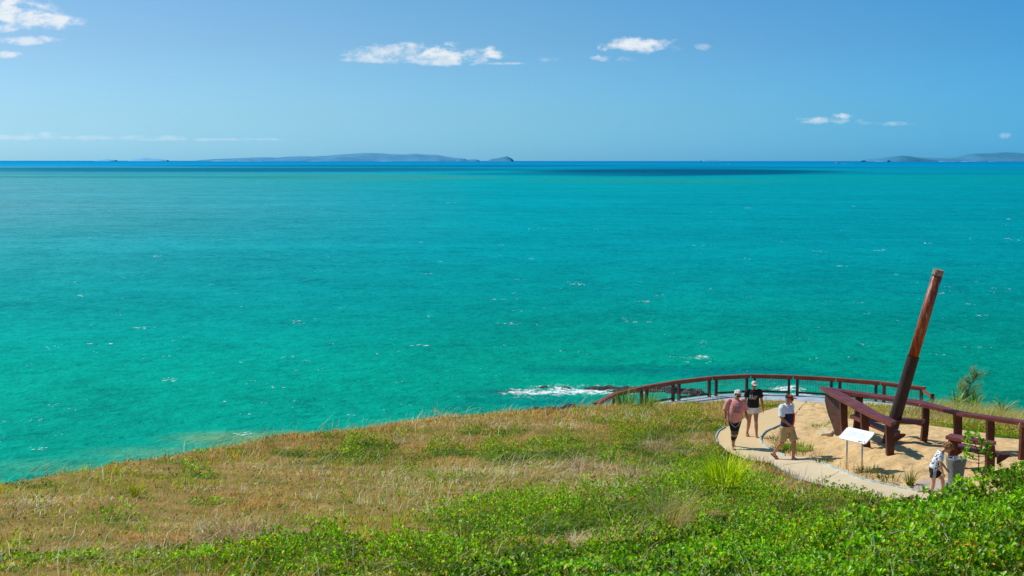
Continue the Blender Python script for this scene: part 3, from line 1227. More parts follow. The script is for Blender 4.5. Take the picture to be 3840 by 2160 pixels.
def build_boat():
    tip = at_z(3072.6, 1447.6, ZG)
    root = empty('boat_sculpture', (tip.x + 1, tip.y - 4, gz(tip.x + 1, tip.y - 4)), 0, 'boat shaped seat frame of dark red timber rails on curved ribs standing in the sand', 'sculpture')
    off = Vector(root.location)

    def L(p):
        return Vector(p) - off

    def boards(name, outer, inner, n, thick, mat):
        """rail made of n parallel boards between two edge lines"""
        bm = bmesh.new()
        for b in range(n):
            f0, f1 = b / n + .022, (b + 1) / n - .022
            o = [a.lerp(c, f0) for a, c in zip(outer, inner)]
            i = [a.lerp(c, f1) for a, c in zip(outer, inner)]
            prev = None
            for p, q in zip(o, i):
                ring = [bm.verts.new(L(p)), bm.verts.new(L(q)), bm.verts.new(L(q - Vector((0, 0, thick)))), bm.verts.new(L(p - Vector((0, 0, thick))))]
                if prev:
                    for k in range(4):
                        bm.faces.new((prev[k], prev[(k + 1) % 4], ring[(k + 1) % 4], ring[k]))
                else:
                    bm.faces.new(ring)
                prev = ring
            bm.faces.new(prev[::-1])
        return bm_obj(name, bm, mat, root)

    near_o = [(3072.6, 1447.6), (3120, 1477), (3200, 1522), (3270, 1557), (3339.6, 1587)]
    near_i = [(3149, 1466.5), (3180, 1481), (3245, 1516), (3305, 1549), (3360.3, 1576)]
    far_o = [(3073.6, 1447), (3150, 1456.5), (3233, 1468), (3344, 1483), (3454, 1500), (3540, 1522), (3610, 1542), (3726, 1558), (3840, 1574), (3960, 1590)]
    far_i = [(3148, 1465.2), (3190, 1471), (3250, 1480), (3350, 1495), (3454, 1513), (3540, 1534), (3610, 1550), (3726, 1567), (3840, 1584), (3960, 1602)]

    def lift(l, z=ZG):
        return [at_z(x, y, z) for x, y in l]
    boards('gunwale_rail', lift(near_o), lift(near_i), 3, .09, merbau)
    boards('gunwale_rail', lift(far_o), lift(far_i), 3, .09, merbau)
    so_ = [(3545.7, 1634.6), (3640, 1651), (3716.9, 1664)]
    si_ = [(3567.8, 1623.8), (3655, 1639), (3737.6, 1653.6)]
    boards('gunwale_rail', lift(so_), lift(si_), 2, .08, merbau)
    # seats
    ZS = .88
    boards('seat', lift([(3186, 1555), (3262, 1589), (3353, 1627)], ZS), lift([(3222, 1563), (3290, 1585), (3378, 1614)], ZS), 2, .08, merbau)
    boards('seat', lift([(3190, 1553), (3207, 1551.5), (3236, 1550.5)], ZS), lift([(3226, 1562.5), (3262, 1570), (3312, 1576)], ZS), 6, .07, merbau)
    boards('seat', lift([(3238, 1550), (3360, 1561), (3471, 1570.5)], ZS), lift([(3316, 1575.5), (3380, 1577), (3457, 1582)], ZS), 2, .08, merbau)
    boards('seat', lift([(3580, 1674), (3660, 1689), (3737.6, 1704)], .93), lift([(3592, 1661), (3672, 1676), (3755.5, 1691)], .93), 2, .07, merbau)

    def rib(top, foot, wd=.2, bulge=.06, ztop=ZG - .092, deep=.17):
        a = at_z(top[0], top[1], ztop)
        b = at_y(foot[0], foot[1], a.y)
        b.z = gz(b.x, b.y) - .12
        bm = bmesh.new()
        n = 7
        prev = None
        for k in range(n):
            f = k / (n - 1)
            p = a.lerp(b, f)
            p.x += bulge * math.sin(math.pi * f) * .5 + bulge * (.35 if f < .5 else 0) * 0
            w_ = wd * (1 - .12 * f)
            ring = [bm.verts.new(L(p + Vector((sx * w_ / 2, sy * deep / 2, 0)))) for sx, sy in ((-1, -1), (1, -1), (1, 1), (-1, 1))]
            if prev:
                for j in range(4):
                    bm.faces.new((prev[j], prev[(j + 1) % 4], ring[(j + 1) % 4], ring[j]))
            else:
                bm.faces.new(ring)
            prev = ring
        bm.faces.new(prev[::-1])
        bmesh.ops.bevel(bm, geom=[e for e in bm.edges if abs((e.verts[0].co - e.verts[1].co).z) > .03], offset=.012, segments=1, affect='EDGES')
        return bm_obj('rib', bm, rib_m, root)

    def z3(x, y):
        return (3040 + x / 3.622, 1380 + y / 3.622)

    def z4(x, y):
        return (3340 + x / 3.622, 1480 + y / 3.622)
    rib(z3(448, 452), z3(485, 880), .2, -.05)
    rib(z3(730, 612), z3(775, 1025), .2, -.04)
    rib(z3(1068, 768), z3(1078, 1150), .2, .02)
    rib(z3(660, 372), z3(610, 800), .2, .05)
    rib(z3(1563, 535), z3(1528, 922), .18, .05)
    rib(z4(910, 270), z4(895, 690), .2, .05)
    rib(z4(1355, 348), z4(1335, 760), .19, .03)
    rib(z4(1815, 430), z4(1785, 800), .19, .03)
    rib(z4(850, 590), z4(840, 860), .2, .02, ZG - .082)
    rib(z4(1350, 690), z4(1340, 1020), .2, .02, ZG - .082)
    # seat brackets
    for px, py, zs, dx in ((3361, 1626, ZS, .20), (3452, 1584, ZS, -.12), (3748, 1703, .93, .10), (3590, 1676, .93, .14)):
        p = at_z(px, py, zs - .085)
        bm = bmesh.new()
        tri = [(-.05, 0), (.24, 0), (.24, -.05), (-.05, -.24)] if dx > 0 else [(.16, 0), (-.16, 0), (-.16, -.05), (.16, -.12)]
        f = [bm.verts.new(L(p + Vector((x, -.03, z)))) for x, z in tri]
        g = [bm.verts.new(L(p + Vector((x, .03, z)))) for x, z in tri]
        bm.faces.new(f)
        bm.faces.new(g[::-1])
        for k in range(4):
            bm.faces.new((f[k], g[k], g[(k + 1) % 4], f[(k + 1) % 4]))
        bm_obj('bracket', bm, rib_m, root)
    # bow plate
    left = [(3096, 1468), (3093, 1500), (3099, 1530), (3107, 1558), (3120, 1590), (3134, 1622)]
    right = [(3139, 1490), (3148, 1508), (3152, 1535), (3156, 1560), (3160, 1590), (3166, 1622)]
    ly = [41.6, 41.6, 41.5, 41.4, 41.2, 41.0]
    ry = [40.9, 40.9, 40.8, 40.7, 40.6, 40.5]
    bm = bmesh.new()
    prev = None
    for (a, b, y1, y2) in zip(left, right, ly, ry):
        p, q = at_y(a[0], a[1], y1), at_y(b[0], b[1], y2)
        if a[1] > 1600:
            p.z = min(p.z, gz(p.x, p.y) - .05)
            q.z = min(q.z, gz(q.x, q.y) - .05)
        if a[1] < 1470:
            p.z, q.z = min(p.z, ZG - .095), min(q.z, ZG - .095)
        d = Vector((.05, .09, 0))
        ring = [bm.verts.new(L(p)), bm.verts.new(L(q)), bm.verts.new(L(q + d)), bm.verts.new(L(p + d))]
        if prev:
            for k in range(4):
                bm.faces.new((prev[k], prev[(k + 1) % 4], ring[(k + 1) % 4], ring[k]))
        else:
            bm.faces.new(ring)
        prev = ring
    bm.faces.new(prev[::-1])
    bm_obj('bow_plate', bm, steel_m, root)
    # bolts along rail sides
    for (x, y) in [z3(260, 342), z3(400, 425), z3(557, 508), z3(745, 600), z3(922, 667), z3(962, 693), z3(462, 333), z3(703, 368), z3(940, 405), z3(1487, 500),
                   z4(664, 195), z4(975, 258), z4(1230, 300), z4(1484, 346), z4(1750, 398), z4(840, 585), z4(1270, 660)]:
        p = at_z(x, y, ZG - .045)
        bm = bmesh.new()
        add_ell(bm, L(p + Vector((0, -.015, 0))), (.028, .016, .028), None, 1)
        bm_obj('bolt', bm, bolt_m, root, True)


build_boat()


def build_mast():
    base = at_y(3331, 1625, 38.4)
    base.z = gz(base.x, base.y)
    top = at_y(3521, 1010, 37.9)
    split = base.lerp(top, .505)
    root = empty('mast', base, 0, 'tall leaning timber mast set in a brown steel sleeve behind the bow seats', 'mast')
    ax = (top - base).normalized()
    d = ax * .3
    m, t, out = base_mat('oiled_pole')
    v = obj_vec(t)
    n = t.noise(t.mapping(v, (6, 6, .8)), 2.2, 5, .65)
    c = t.ramp(n, [(.34, S(84, 38, 22)), (.5, S(148, 68, 34)), (.66, S(182, 98, 50))])
    z = t.sep(v)[2]
    st = t.noise(t.mapping(v, (9, 9, .55), (0, 0.3, 0)), 1.7, 4, .6)
    mask = t.math('MULTIPLY', t.maprange(st, .60, .66), t.maprange(z, 2.1, 3.4))
    c = t.mix(t.math('MULTIPLY', mask, .8), c, S(205, 190, 180))
    principled(t, out, c, .45, n, .25, .01, 0, .35)
    bm = bmesh.new()
    add_tube(bm, [split - base - ax * .05, (top - base) - ax * .16], [.145, .138], 28)
    bm_obj('pole', bm, m, root, True)
    bm = bmesh.new()
    add_tube(bm, [-d, split - base], [.165, .165], 28, cap=False)
    add_tube(bm, [split - base, split - base - ax * .02], [.165, .150], 28, cap=False)
    bm_obj('sleeve', bm, simple_mat('sleeve_steel', S(66, 42, 36), S(44, 28, 26), 5, .55, .12, .004, (2, 2, .6)), root, True)
    bm = bmesh.new()
    for k in range(20):
        a = 2 * math.pi * k / 20
        u, v_ = frame_of(ax, Vector((1, 0, 0)))
        o = (u * math.cos(a) + v_ * math.sin(a)) * .135
        beam(bm, top - base - ax * .165 + o, top - base + o, .038, .02, up=(u * math.cos(a) + v_ * math.sin(a)))
    add_tube(bm, [top - base - ax * .16, top - base - ax * .004], [.136, .136], 24)
    bm_obj('cap', bm, simple_mat('weathered_cap', S(190, 172, 150), S(110, 86, 66), 24, .8, .3), root)
    bm = bmesh.new()
    add_tube(bm, [top - base - ax * .18, top - base - ax * .162], [.152, .152], 24)
    bm_obj('band', bm, dark_glass, root)


build_mast()

# ------------------------------------------------------------------ sign
def build_sign():
    c = at_y(3212.5, 1633, 34.75)
    uh, vh = Vector((.24, -.40, 0)), Vector((.14, .085, .125))
    ex = uh.normalized()
    ey = (vh - ex * vh.dot(ex)).normalized()
    ez = ex.cross(ey)
    W, H = uh.length * 2, vh.length * 2
    fl, fr = c - uh * .56 - vh * .35, c + uh * .56 - vh * .35
    root = empty('information_sign', (c.x, c.y, gz(c.x, c.y)), 0, 'small white tilted information sign on two thin steel posts beside the path', 'sign')
    off = Vector(root.location)
    M = Matrix.Translation(c - off) @ Matrix((ex, ey, ez)).transposed().to_4x4()
    bm = bmesh.new()
    r = bmesh.ops.create_cube(bm, size=1, matrix=Matrix.Diagonal((W, H, .025, 1)))
    bmesh.ops.bevel(bm, geom=[e for e in bm.edges if abs((e.verts[0].co - e.verts[1].co).z) > .02], offset=.03, segments=4, affect='EDGES')
    bm.transform(M)
    pan = bm_obj('panel', bm, simple_mat('sign_white', (.86, .87, .88, 1), (.8, .82, .84, 1), 3, .35, 0), root)
    bm = bmesh.new()
    rr = random.Random(4)
    y = .30
    for k in range(11):
        if k == 0:
            add_box(bm, (.06 * W, .36 * H, .0145), (.2 * W, .03 * H, .002))
            continue
        x = -.36
        while x < .30:
            wd = rr.uniform(.03, .09)
            add_box(bm, ((x + wd / 2) * W, (y - k * .05) * H, .0145), (wd * W, .017 * H, .002))
            x += wd + .02
    bm.transform(M)
    bm_obj('lettering', bm, simple_mat('sign_grey_print', (.58, .60, .62, 1), (.54, .56, .58, 1), 9, .5, 0), pan)
    bm = bmesh.new()
    for (x, y, w_, h_) in ((.25, -.40, .055, .10), (.30, -.385, .05, .05), (.33, -.41, .03, .05), (.37, -.395, .02, .06)):
        add_box(bm, (x * W, y * H, .0148), (w_ * W, h_ * H, .0024))
    for k, (x, y) in enumerate(((.42, -.36), (.435, -.37), (.425, -.345))):
        add_ell(bm, (x * W, y * H, .0145), (.016 * W, .02 * W, .001), None, 2)
    bm.transform(M)
    bm_obj('emblem', bm, simple_mat('sign_dark_print', S(30, 62, 66), S(20, 40, 48), 9, .5, 0), pan)
    steel = simple_mat('brushed_steel', (.66, .64, .58, 1), (.5, .48, .42, 1), 3, .28, 0, metal=.9)
    for f, s in ((fl, -1), (fr, 1)):
        top = f - ez * .02
        bm = bmesh.new()
        P0 = Vector((f.x, f.y, gz(f.x, f.y) - .1)) - off
        P1 = Vector((f.x, f.y, top.z)) - off
        add_tube(bm, [P0, P1], [.021, .021], 14)
        bm_obj('post', bm, steel, root, True)


build_sign()

# ------------------------------------------------------------------ drinking fountain
def build_fountain():
    g = at_z(3588, 1868, .66)
    g = Vector((at_y(3584, 1800, 31.0).x, 31.0, 0))
    g.z = gz(g.x, g.y)
    top = at_y(3584, 1716, 31.0).z - g.z
    root = empty('drinking_fountain', g, R(20), 'grey speckled flared stone pedestal with a sunken bowl the child leans over', 'fountain')
    m, t, out = base_mat('speckled_granite')
    v = obj_vec(t)
    n = t.noise(v, 60, 3, .7)
    n2 = t.noise(v, 3, 3, .5)
    c = t.ramp(n, [(.38, S(76, 78, 82)), (.5, S(110, 112, 116)), (.64, S(150, 152, 156))])
    c = t.mix(t.math('MULTIPLY', n2, .3), c, S(110, 112, 116))
    principled(t, out, c, .6, n, .15, .004)

    def sq(bm, prof, n=40, e=3.2):
        rings = []
        for r, z in prof:
            ring = []
            for k in range(n):
                a = 2 * math.pi * k / n
                rr = r / ((abs(math.cos(a)) ** e + abs(math.sin(a)) ** e) ** (1 / e))
                ring.append(bm.verts.new((rr * math.cos(a), rr * math.sin(a), z)))
            rings.append(ring)
        for a, b in zip(rings, rings[1:]):
            for k in range(n):
                bm.faces.new((a[k], a[(k + 1) % n], b[(k + 1) % n], b[k]))
        bm.faces.new(rings[0][::-1])
        bm.faces.new(rings[-1])
    bm = bmesh.new()
    T = top
    sq(bm, [(.175, -.1), (.165, .05), (.15, .2 * T), (.145, .38 * T), (.15, .55 * T), (.168, .72 * T), (.19, .88 * T), (.197, .97 * T), (.19, T), (.155, T), (.145, T - .02), (.12, T - .05)])
    bm_obj('pedestal', bm, m, root, True)
    bm = bmesh.new()
    add_ell(bm, (0, 0, T - .045), (.11, .11, .008), None, 3)
    bm_obj('basin', bm, dark_glass, root, True)
    bm = bmesh.new()
    add_tube(bm, [(-.08, 0, T - .05), (-.08, 0, T + .0), (-.06, 0, T + .012)], [.012, .011, .012], 10)
    bm_obj('spout', bm, bolt_m, root, True)


build_fountain()
#PEOPLE_BEGIN
# ------------------------------------------------------------------ people
def V3(*a):
    return Vector(a)


skin_pale = simple_mat('skin_fair', S(214, 160, 128), S(192, 132, 104), 14, .55, .05, .002)
skin_tan = simple_mat('skin_tanned', S(196, 134, 100), S(168, 106, 78), 14, .55, .05, .002)
skin_kid = simple_mat('skin_child', S(226, 176, 146), S(206, 146, 118), 14, .55, .05, .002)
lens_m = simple_mat('sunglass_lens', (.015, .014, .014, 1), (.01, .01, .01, 1), 4, .12, 0)
lip_m = simple_mat('lips', S(176, 96, 86), S(160, 84, 76), 20, .5, 0)
eye_w = simple_mat('eye_white', (.8, .8, .78, 1), (.78, .76, .74, 1), 20, .3, 0)


def cloth(name, c1, c2=None, sc=30, b=.25):
    m, t, out = base_mat(name)
    v = obj_vec(t)
    n = t.noise(v, sc, 3, .6)
    fold = t.noise(t.mapping(v, (1, 1, .45), (0, .25, .2)), 7, 3, .55, .6)
    c2 = c2 or tuple(x * .85 for x in c1[:3]) + (1,)
    c = t.ramp(n, [(.35, c2), (.65, c1)])
    principled(t, out, c, .85, fold, .8, .035, 0, .15)
    return m, t, out, v, fold


def limb(bm, a, b, radii, side=Vector((1, 0, 0)), n=14):
    a, b = Vector(a), Vector(b)
    k = len(radii)
    add_tube(bm, [a.lerp(b, i / (k - 1)) for i in range(k)], radii, n, side)


def sleeve(bm, J, s, frac, r):
    sh, el = J['sh' + s], J['el' + s]
    sx = -1 if s == 'R' else 1
    e = sh.lerp(el, frac)
    add_tube(bm, [sh + Vector((-sx * .075, 0, .018)), sh + Vector((-sx * .02, 0, .014)), sh + (el - sh) * .10, sh.lerp(e, .55), e], [r * .9, r * 1.0, r * 1.04, r, r * 1.04], 16, Vector((0, 1, 0)))


def hand(bm, wrist, d, palm_n, thumb_dir, s=1.0, curl=.5):
    """d: direction the hand points, palm_n: palm normal, thumb_dir: side the thumb leaves from"""
    d = d.normalized()
    th = (thumb_dir - d * thumb_dir.dot(d)).normalized()
    pn = d.cross(th).normalized()
    if pn.dot(palm_n) < 0:
        pn = -pn
    pc = wrist + d * .045 * s
    rot = Matrix((th, pn, d)).transposed()
    add_ell(bm, pc, (.038 * s, .017 * s, .052 * s), rot, 2)
    for i, (off, ln) in enumerate(((.027, .070), (.009, .078), (-.009, .073), (-.026, .058))):
        p = wrist + d * .085 * s + th * off * s
        dd = d
        pts = [p - d * .02 * s, p]
        for j in range(3):
            dd = (dd + pn * curl * (.45 + .1 * i)).normalized()
            pts.append(pts[-1] + dd * ln * s / 3)
        add_tube(bm, pts, [.0085 * s, .0088 * s, .008 * s, .0075 * s, .006 * s], 8, th)
    p = wrist + d * .03 * s + th * .026 * s
    td = (d * .75 + th * .6 + pn * .25).normalized()
    add_tube(bm, [p - td * .015 * s, p + td * .022 * s, p + (td * .03 + d * .012) * s + d * .012 * s, p + (td * .035 + d * .034) * s], [.011 * s, .0105 * s, .0095 * s, .007 * s], 8, pn)


def foot(bm, ankle, fwd, s=1.0, heel_up=0.0):
    fwd = fwd.normalized()
    side = Vector((-fwd.y, fwd.x, 0)).normalized()
    up = fwd.cross(side) if fwd.cross(side).z > 0 else side.cross(fwd)
    h = ankle - up * .052 * s - fwd * .045 * s
    pts = [h, h + fwd * .05 * s + up * .005 * s, h + fwd * .11 * s - up * .006 * s, h + fwd * .17 * s - up * .016 * s, h + fwd * .225 * s - up * .022 * s]
    add_tube(bm, pts, [(.028 * s, .028 * s), (.036 * s, .040 * s), (.040 * s, .032 * s), (.044 * s, .022 * s), (.030 * s, .013 * s)], 12, side)
    limb(bm, ankle + up * .03 * s, ankle - up * .04 * s, [.036 * s, .04 * s, .036 * s], side)
    return side, up


def head(bm, c, M, s=1.0, nose=1.0):
    def p(x, y, z):
        return c + M @ Vector((x * s, y * s, z * s))
    add_ell(bm, p(0, .012, .035), (.076 * s, .095 * s, .085 * s), M, 3)
    add_ell(bm, p(0, -.022, -.035), (.060 * s, .068 * s, .080 * s), M, 3)
    add_ell(bm, p(0, -.055, -.088), (.030 * s, .028 * s, .024 * s), M, 2)
    add_ell(bm, p(0, -.098, -.018), (.014 * s, .020 * s * nose, .016 * s), M, 2)
    add_ell(bm, p(0, -.088, .005), (.010 * s, .014 * s, .028 * s), M, 2)
    for sx in (-1, 1):
        add_ell(bm, p(sx * .074, .018, -.008), (.010 * s, .020 * s, .032 * s), M, 2)
        add_ell(bm, p(sx * .034, -.066, -.025), (.026 * s, .022 * s, .022 * s), M, 2)
    add_ell(bm, p(0, -.083, -.055), (.022 * s, .011 * s, .010 * s), M, 2)


def lips_eyes(c, M, s, root, eyes=True):
    bm = bmesh.new()
    add_ell(bm, c + M @ Vector((0, -.0925 * s, -.055 * s)), (.021 * s, .006 * s, .006 * s), M, 2)
    bm_obj('mouth', bm, lip_m, root, True)
    if eyes:
        for sx in (-1, 1):
            bm = bmesh.new()
            add_ell(bm, c + M @ Vector((sx * .032 * s, -.076 * s, .004 * s)), (.012 * s, .010 * s, .008 * s), M, 2)
            e = bm_obj('eye', bm, eye_w, root, True)
            bm = bmesh.new()
            add_ell(bm, c + M @ Vector((sx * .032 * s, -.0845 * s, .004 * s)), (.006 * s, .003 * s, .006 * s), M, 2)
            bm_obj('iris', bm, lens_m, e, True)


def glasses(c, M, s, root):
    bm = bmesh.new()
    for sx in (-1, 1):
        add_ell(bm, c + M @ Vector((sx * .036 * s, -.094 * s, .004 * s)), (.032 * s, .012 * s, .023 * s), M @ Euler((0, 0, sx * .25)).to_matrix(), 3)
        add_tube(bm, [c + M @ Vector((sx * .066 * s, -.08 * s, .012 * s)), c + M @ Vector((sx * .082 * s, -.03 * s, .012 * s)), c + M @ Vector((sx * .084 * s, .025 * s, .008 * s))], [.005 * s] * 3, 6)
    add_tube(bm, [c + M @ Vector((-.012 * s, -.1 * s, .01 * s)), c + M @ Vector((.012 * s, -.1 * s, .01 * s))], [.005 * s] * 2, 6)
    bm_obj('sunglasses', bm, lens_m, root, True)


def sandal(ankle, fwd, s, mat, strap, root, thong=False, drop=None):
    fwd = fwd.normalized()
    side = Vector((-fwd.y, fwd.x, 0)).normalized()
    up = side.cross(fwd)
    if up.z < 0:
        up = -up
    h = ankle - up * .086 * s - fwd * .07 * s
    out = []
    for x, w_ in ((0, .018), (.02, .034), (.08, .036), (.15, .044), (.21, .046), (.25, .038), (.272, .016)):
        out.append((x, w_))
    poly = [h + fwd * x * s + side * w_ * s for x, w_ in out] + [h + fwd * x * s - side * w_ * s for x, w_ in out[::-1]]
    bm = bmesh.new()
    top = [bm.verts.new(p + up * .010 * s) for p in poly]
    bot = [bm.verts.new(p - up * .012 * s) for p in poly]
    bm.faces.new(top)
    bm.faces.new(bot[::-1])
    for k in range(len(poly)):
        bm.faces.new((top[k], bot[k], bot[(k + 1) % len(poly)], top[(k + 1) % len(poly)]))
    o = bm_obj('sandal', bm, mat, root)
    bm = bmesh.new()
    for x, hh in (((.15, .050),) if thong else ((.10, .075), (.19, .046))):
        pts = []
        for k in range(9):
            a = math.pi * k / 8
            dx = -.05 * abs(math.cos(a)) if thong else 0
            pts.append(h + fwd * (x + .04 + dx) * s * (1 if thong else .92) + side * math.cos(a) * .048 * s + up * math.sin(a) * hh * s)
        add_tube(bm, pts, [(.012 * s, .005 * s)] * 9, 6, fwd)
    bm_obj('strap', bm, strap, o, True)


def project_pts(obj, pts, depth_dir, off=.004):
    dg = bpy.context.evaluated_depsgraph_get()
    b = BVHTree.FromPolygons([v.co for v in obj.data.vertices], [p.vertices[:] for p in obj.data.polygons])
    res = []
    for p in pts:
        h = b.ray_cast(Vector(p) - depth_dir * 1.0, depth_dir, 3)
        res.append(h[0] - depth_dir * off if h[0] else Vector(p))
    return res


def text_bm(body, size):
    cu = bpy.data.curves.new('t', 'FONT')
    cu.body = body
    cu.size = size
    cu.align_x = 'CENTER'
    cu.offset = size * .018
    o = bpy.data.objects.new('t', cu)
    COL.objects.link(o)
    dg = bpy.context.evaluated_depsgraph_get()
    me = bpy.data.meshes.new_from_object(o.evaluated_get(dg))
    bpy.data.objects.remove(o)
    bpy.data.curves.remove(cu)
    bm = bmesh.new()
    bm.from_mesh(me)
    bpy.data.meshes.remove(me)
    bmesh.ops.triangulate(bm, faces=bm.faces[:])
    return bm


def stick(bm, shirt, name, mat, parent, fn):
    """lay a flat mesh (x, z in the plane) on the front of a garment"""
    pts = [fn(v.co) for v in bm.verts]
    res = project_pts(shirt, pts, Vector((0, 1, 0)))
    for v, p in zip(bm.verts, res):
        v.co = p
    return bm_obj(name, bm, mat, parent)


def stroke(bm, pts, wd):
    P = [Vector((p[0], p[1], 0)) for p in pts]
    prev = None
    for i, p in enumerate(P):
        t = (P[min(i + 1, len(P) - 1)] - P[max(i - 1, 0)]).normalized()
        s = Vector((-t.y, t.x, 0)) * wd / 2
        r = (bm.verts.new(p - s), bm.verts.new(p + s))
        if prev:
            bm.faces.new((prev[0], prev[1], r[1], r[0]))
        prev = r


def seat_on(px, py, Y):
    p = at_y(px, py, Y)
    return Vector((p.x, Y, 0))


# ---- woman in the pink tee
def pink_woman():
    px = 2690 + 300 / 4.83
    Y = 39.15
    X = at_y(px, 1600, Y).x
    X = (px - 1920) / F * (Y * CP + (CAM_Z - gz(X, Y)) * SP)
    g = gz(X, Y) + .014
    root = empty('person', (X, Y, g), R(4), 'white haired woman in a loose pink t-shirt and black leggings walking on the path', 'person')
    J = dict(hipR=V3(-.07, .0, .80), kneeR=V3(-.055, -.13, .46), ankR=V3(-.06, -.17, .085), hipL=V3(.12, .02, .80), kneeL=V3(.075, .03, .45), ankL=V3(.05, .24, .10),
             shR=V3(-.17, .0, 1.30), elR=V3(-.25, .02, 1.04), wrR=V3(-.265, -.05, .83), shL=V3(.26, .0, 1.29), elL=V3(.335, .04, 1.02), wrL=V3(.365, -.03, .80))
    hc = V3(.075, -.085, 1.495)
    HM = Euler((R(16), R(2), R(4))).to_matrix()
    bm = bmesh.new()
    add_tube(bm, [V3(.025, 0, .74), V3(.03, 0, .9), V3(.04, 0, 1.08), V3(.045, 0, 1.24), V3(.047, 0, 1.33), V3(.05, -.01, 1.37)], [(.17, .13), (.19, .16), (.18, .15), (.19, .13), (.16, .09), (.07, .06)], 20)
    limb(bm, V3(.048, -.005, 1.34), V3(.065, -.05, 1.45), [.06, .055, .055])
    for s in 'RL':
        limb(bm, J['hip' + s], J['knee' + s], [.09, .085, .072, .06, .055])
        limb(bm, J['knee' + s], J['ank' + s], [.055, .056, .052, .042, .035])
        foot(bm, J['ank' + s], V3(0, -1, -.25 if s == 'R' else -.32) if s == 'L' else V3(-.05, -1, .1), .95)
        limb(bm, J['sh' + s], J['el' + s], [.058, .055, .048, .043])
        limb(bm, J['el' + s], J['wr' + s], [.043, .042, .036, .028])
        hand(bm, J['wr' + s], (J['wr' + s] - J['el' + s]), V3(1 if s == 'R' else -1, .3, 0), V3(0, -1, 0), .95, .45)
    head(bm, hc, HM, .98)
    remesh_obj('body', bm, skin_tan, root, .0065, 3)
    lips_eyes(hc, HM, .98, root, False)
    glasses(hc, HM, .98, root)
    # curly white hair
    bm = bmesh.new()
    rr = random.Random(3)
    for k in range(190):
        a = rr.uniform(0, 2 * math.pi)
        z = rr.uniform(-.35, 1)
        q = math.sqrt(max(0, 1 - z * z))
        v = Vector((q * math.cos(a), q * math.sin(a), z))
        if v.y < -.45 and v.z < .38:
            continue
        if v.y < -.1 and v.z < -.05:
            continue
        p = hc + HM @ Vector((v.x * .086, v.y * .104 + .014, v.z * .094 + .045))
        add_ell(bm, p, (rr.uniform(.014, .026),) * 3, None, 1)
    bm_obj('hair', bm, simple_mat('white_hair', S(250, 248, 240), S(214, 208, 198), 45, .8, .5, .004), root, True)
    # leggings with olive and pink bands
    m, t, out, v, fold = cloth('leggings', (.02, .02, .024, 1))
    z = t.sep(v)[2]
    x = t.sep(v)[0]
    zz = t.math('ADD', z, t.math('MULTIPLY', x, .25))

    def between(a, b):
        return t.math('MULTIPLY', t.math('GREATER_THAN', zz, a), t.math('LESS_THAN', zz, b))
    c = t.mix(between(.375, .49), (.02, .02, .024, 1), S(104, 96, 66))
    c = t.mix(between(.335, .375), c, S(226, 160, 140))
    principled(t, out, c, .8, fold, .5, .02, 0, .2)
    bm = bmesh.new()
    add_tube(bm, [V3(.025, 0, .70), V3(.025, 0, .8), V3(.03, 0, .95)], [(.14, .12), (.195, .155), (.19, .16)], 20)
    for s in 'RL':
        limb(bm, J['hip' + s], J['knee' + s], [.105, .10, .085, .073, .067])
        limb(bm, J['knee' + s], J['knee' + s].lerp(J['ank' + s], .6), [.067, .068, .062, .052])
    leg = remesh_obj('leggings', bm, m, root, .012, 3)
    bm = bmesh.new()
    for ln in ([(-.16, .80, 0), (-.12, .72, 0), (-.06, .65, 0), (.0, .60, 0), (.03, .585, 0)], [(.03, .585, 0), (.08, .62, 0), (.13, .70, 0), (.17, .80, 0)]):
        stroke(bm, [(q.x, q.y) for q in smooth_line(ln, 10)], .014)
    stick(bm, leg, 'white_piping', simple_mat('white_piping', (.75, .75, .75, 1)), leg, lambda c: Vector((c.x, 0, c.y)))
    # shirt
    m, *_ = cloth('pink_cotton', S(238, 160, 150), S(224, 142, 134))
    bm = bmesh.new()
    add_tube(bm, [V3(.05, .0, .74), V3(.03, -.0, .80), V3(.03, -.005, .92), V3(.032, -.03, 1.03), V3(.04, -.035, 1.14), V3(.045, -.01, 1.25), V3(.047, 0, 1.325), V3(.048, 0, 1.365)],
             [(.17, .16), (.215, .19), (.222, .21), (.220, .215), (.212, .20), (.208, .16), (.175, .115), (.085, .08)], 24)
    for s, sx in (('R', -1), ('L', 1)):
        sleeve(bm, J, s, .88, .084)
    sh = remesh_obj('shirt', bm, m, root, .010, 3)
    dk = simple_mat('dark_print', S(118, 62, 66), S(100, 52, 58), 20, .9, 0)
    bm = bmesh.new()
    for z0 in (1.050, 1.071):
        stroke(bm, [(-.085 + .22 * k / 16, z0 - .006 * k / 16) for k in range(17)], .010)
    for (x0, w_, h) in ((-.07, .05, .13), (-.055, .05, .12), (-.01, .05, .125), (.005, .05, .115), (.06, .03, .10), (.10, .035, .085)):
        pts = [(x0 - w_ * .5 + w_ * k / 8, 1.10 + h * math.sin(math.pi * k / 8) ** .55) for k in range(9)]
        stroke(bm, pts, .006)
    stick(bm, sh, 'print', dk, sh, lambda c: Vector((c.x, 0, c.y)))
    fl = simple_mat('thong_rubber', S(196, 140, 120), S(170, 116, 100), 20, .8, 0)
    sandal(J['ankR'] + V3(0, 0, .0), V3(-.05, -1, .1), .95, fl, fl, root, True)
    sandal(J['ankL'], V3(0, -1, -.32), .95, fl, fl, root, True)


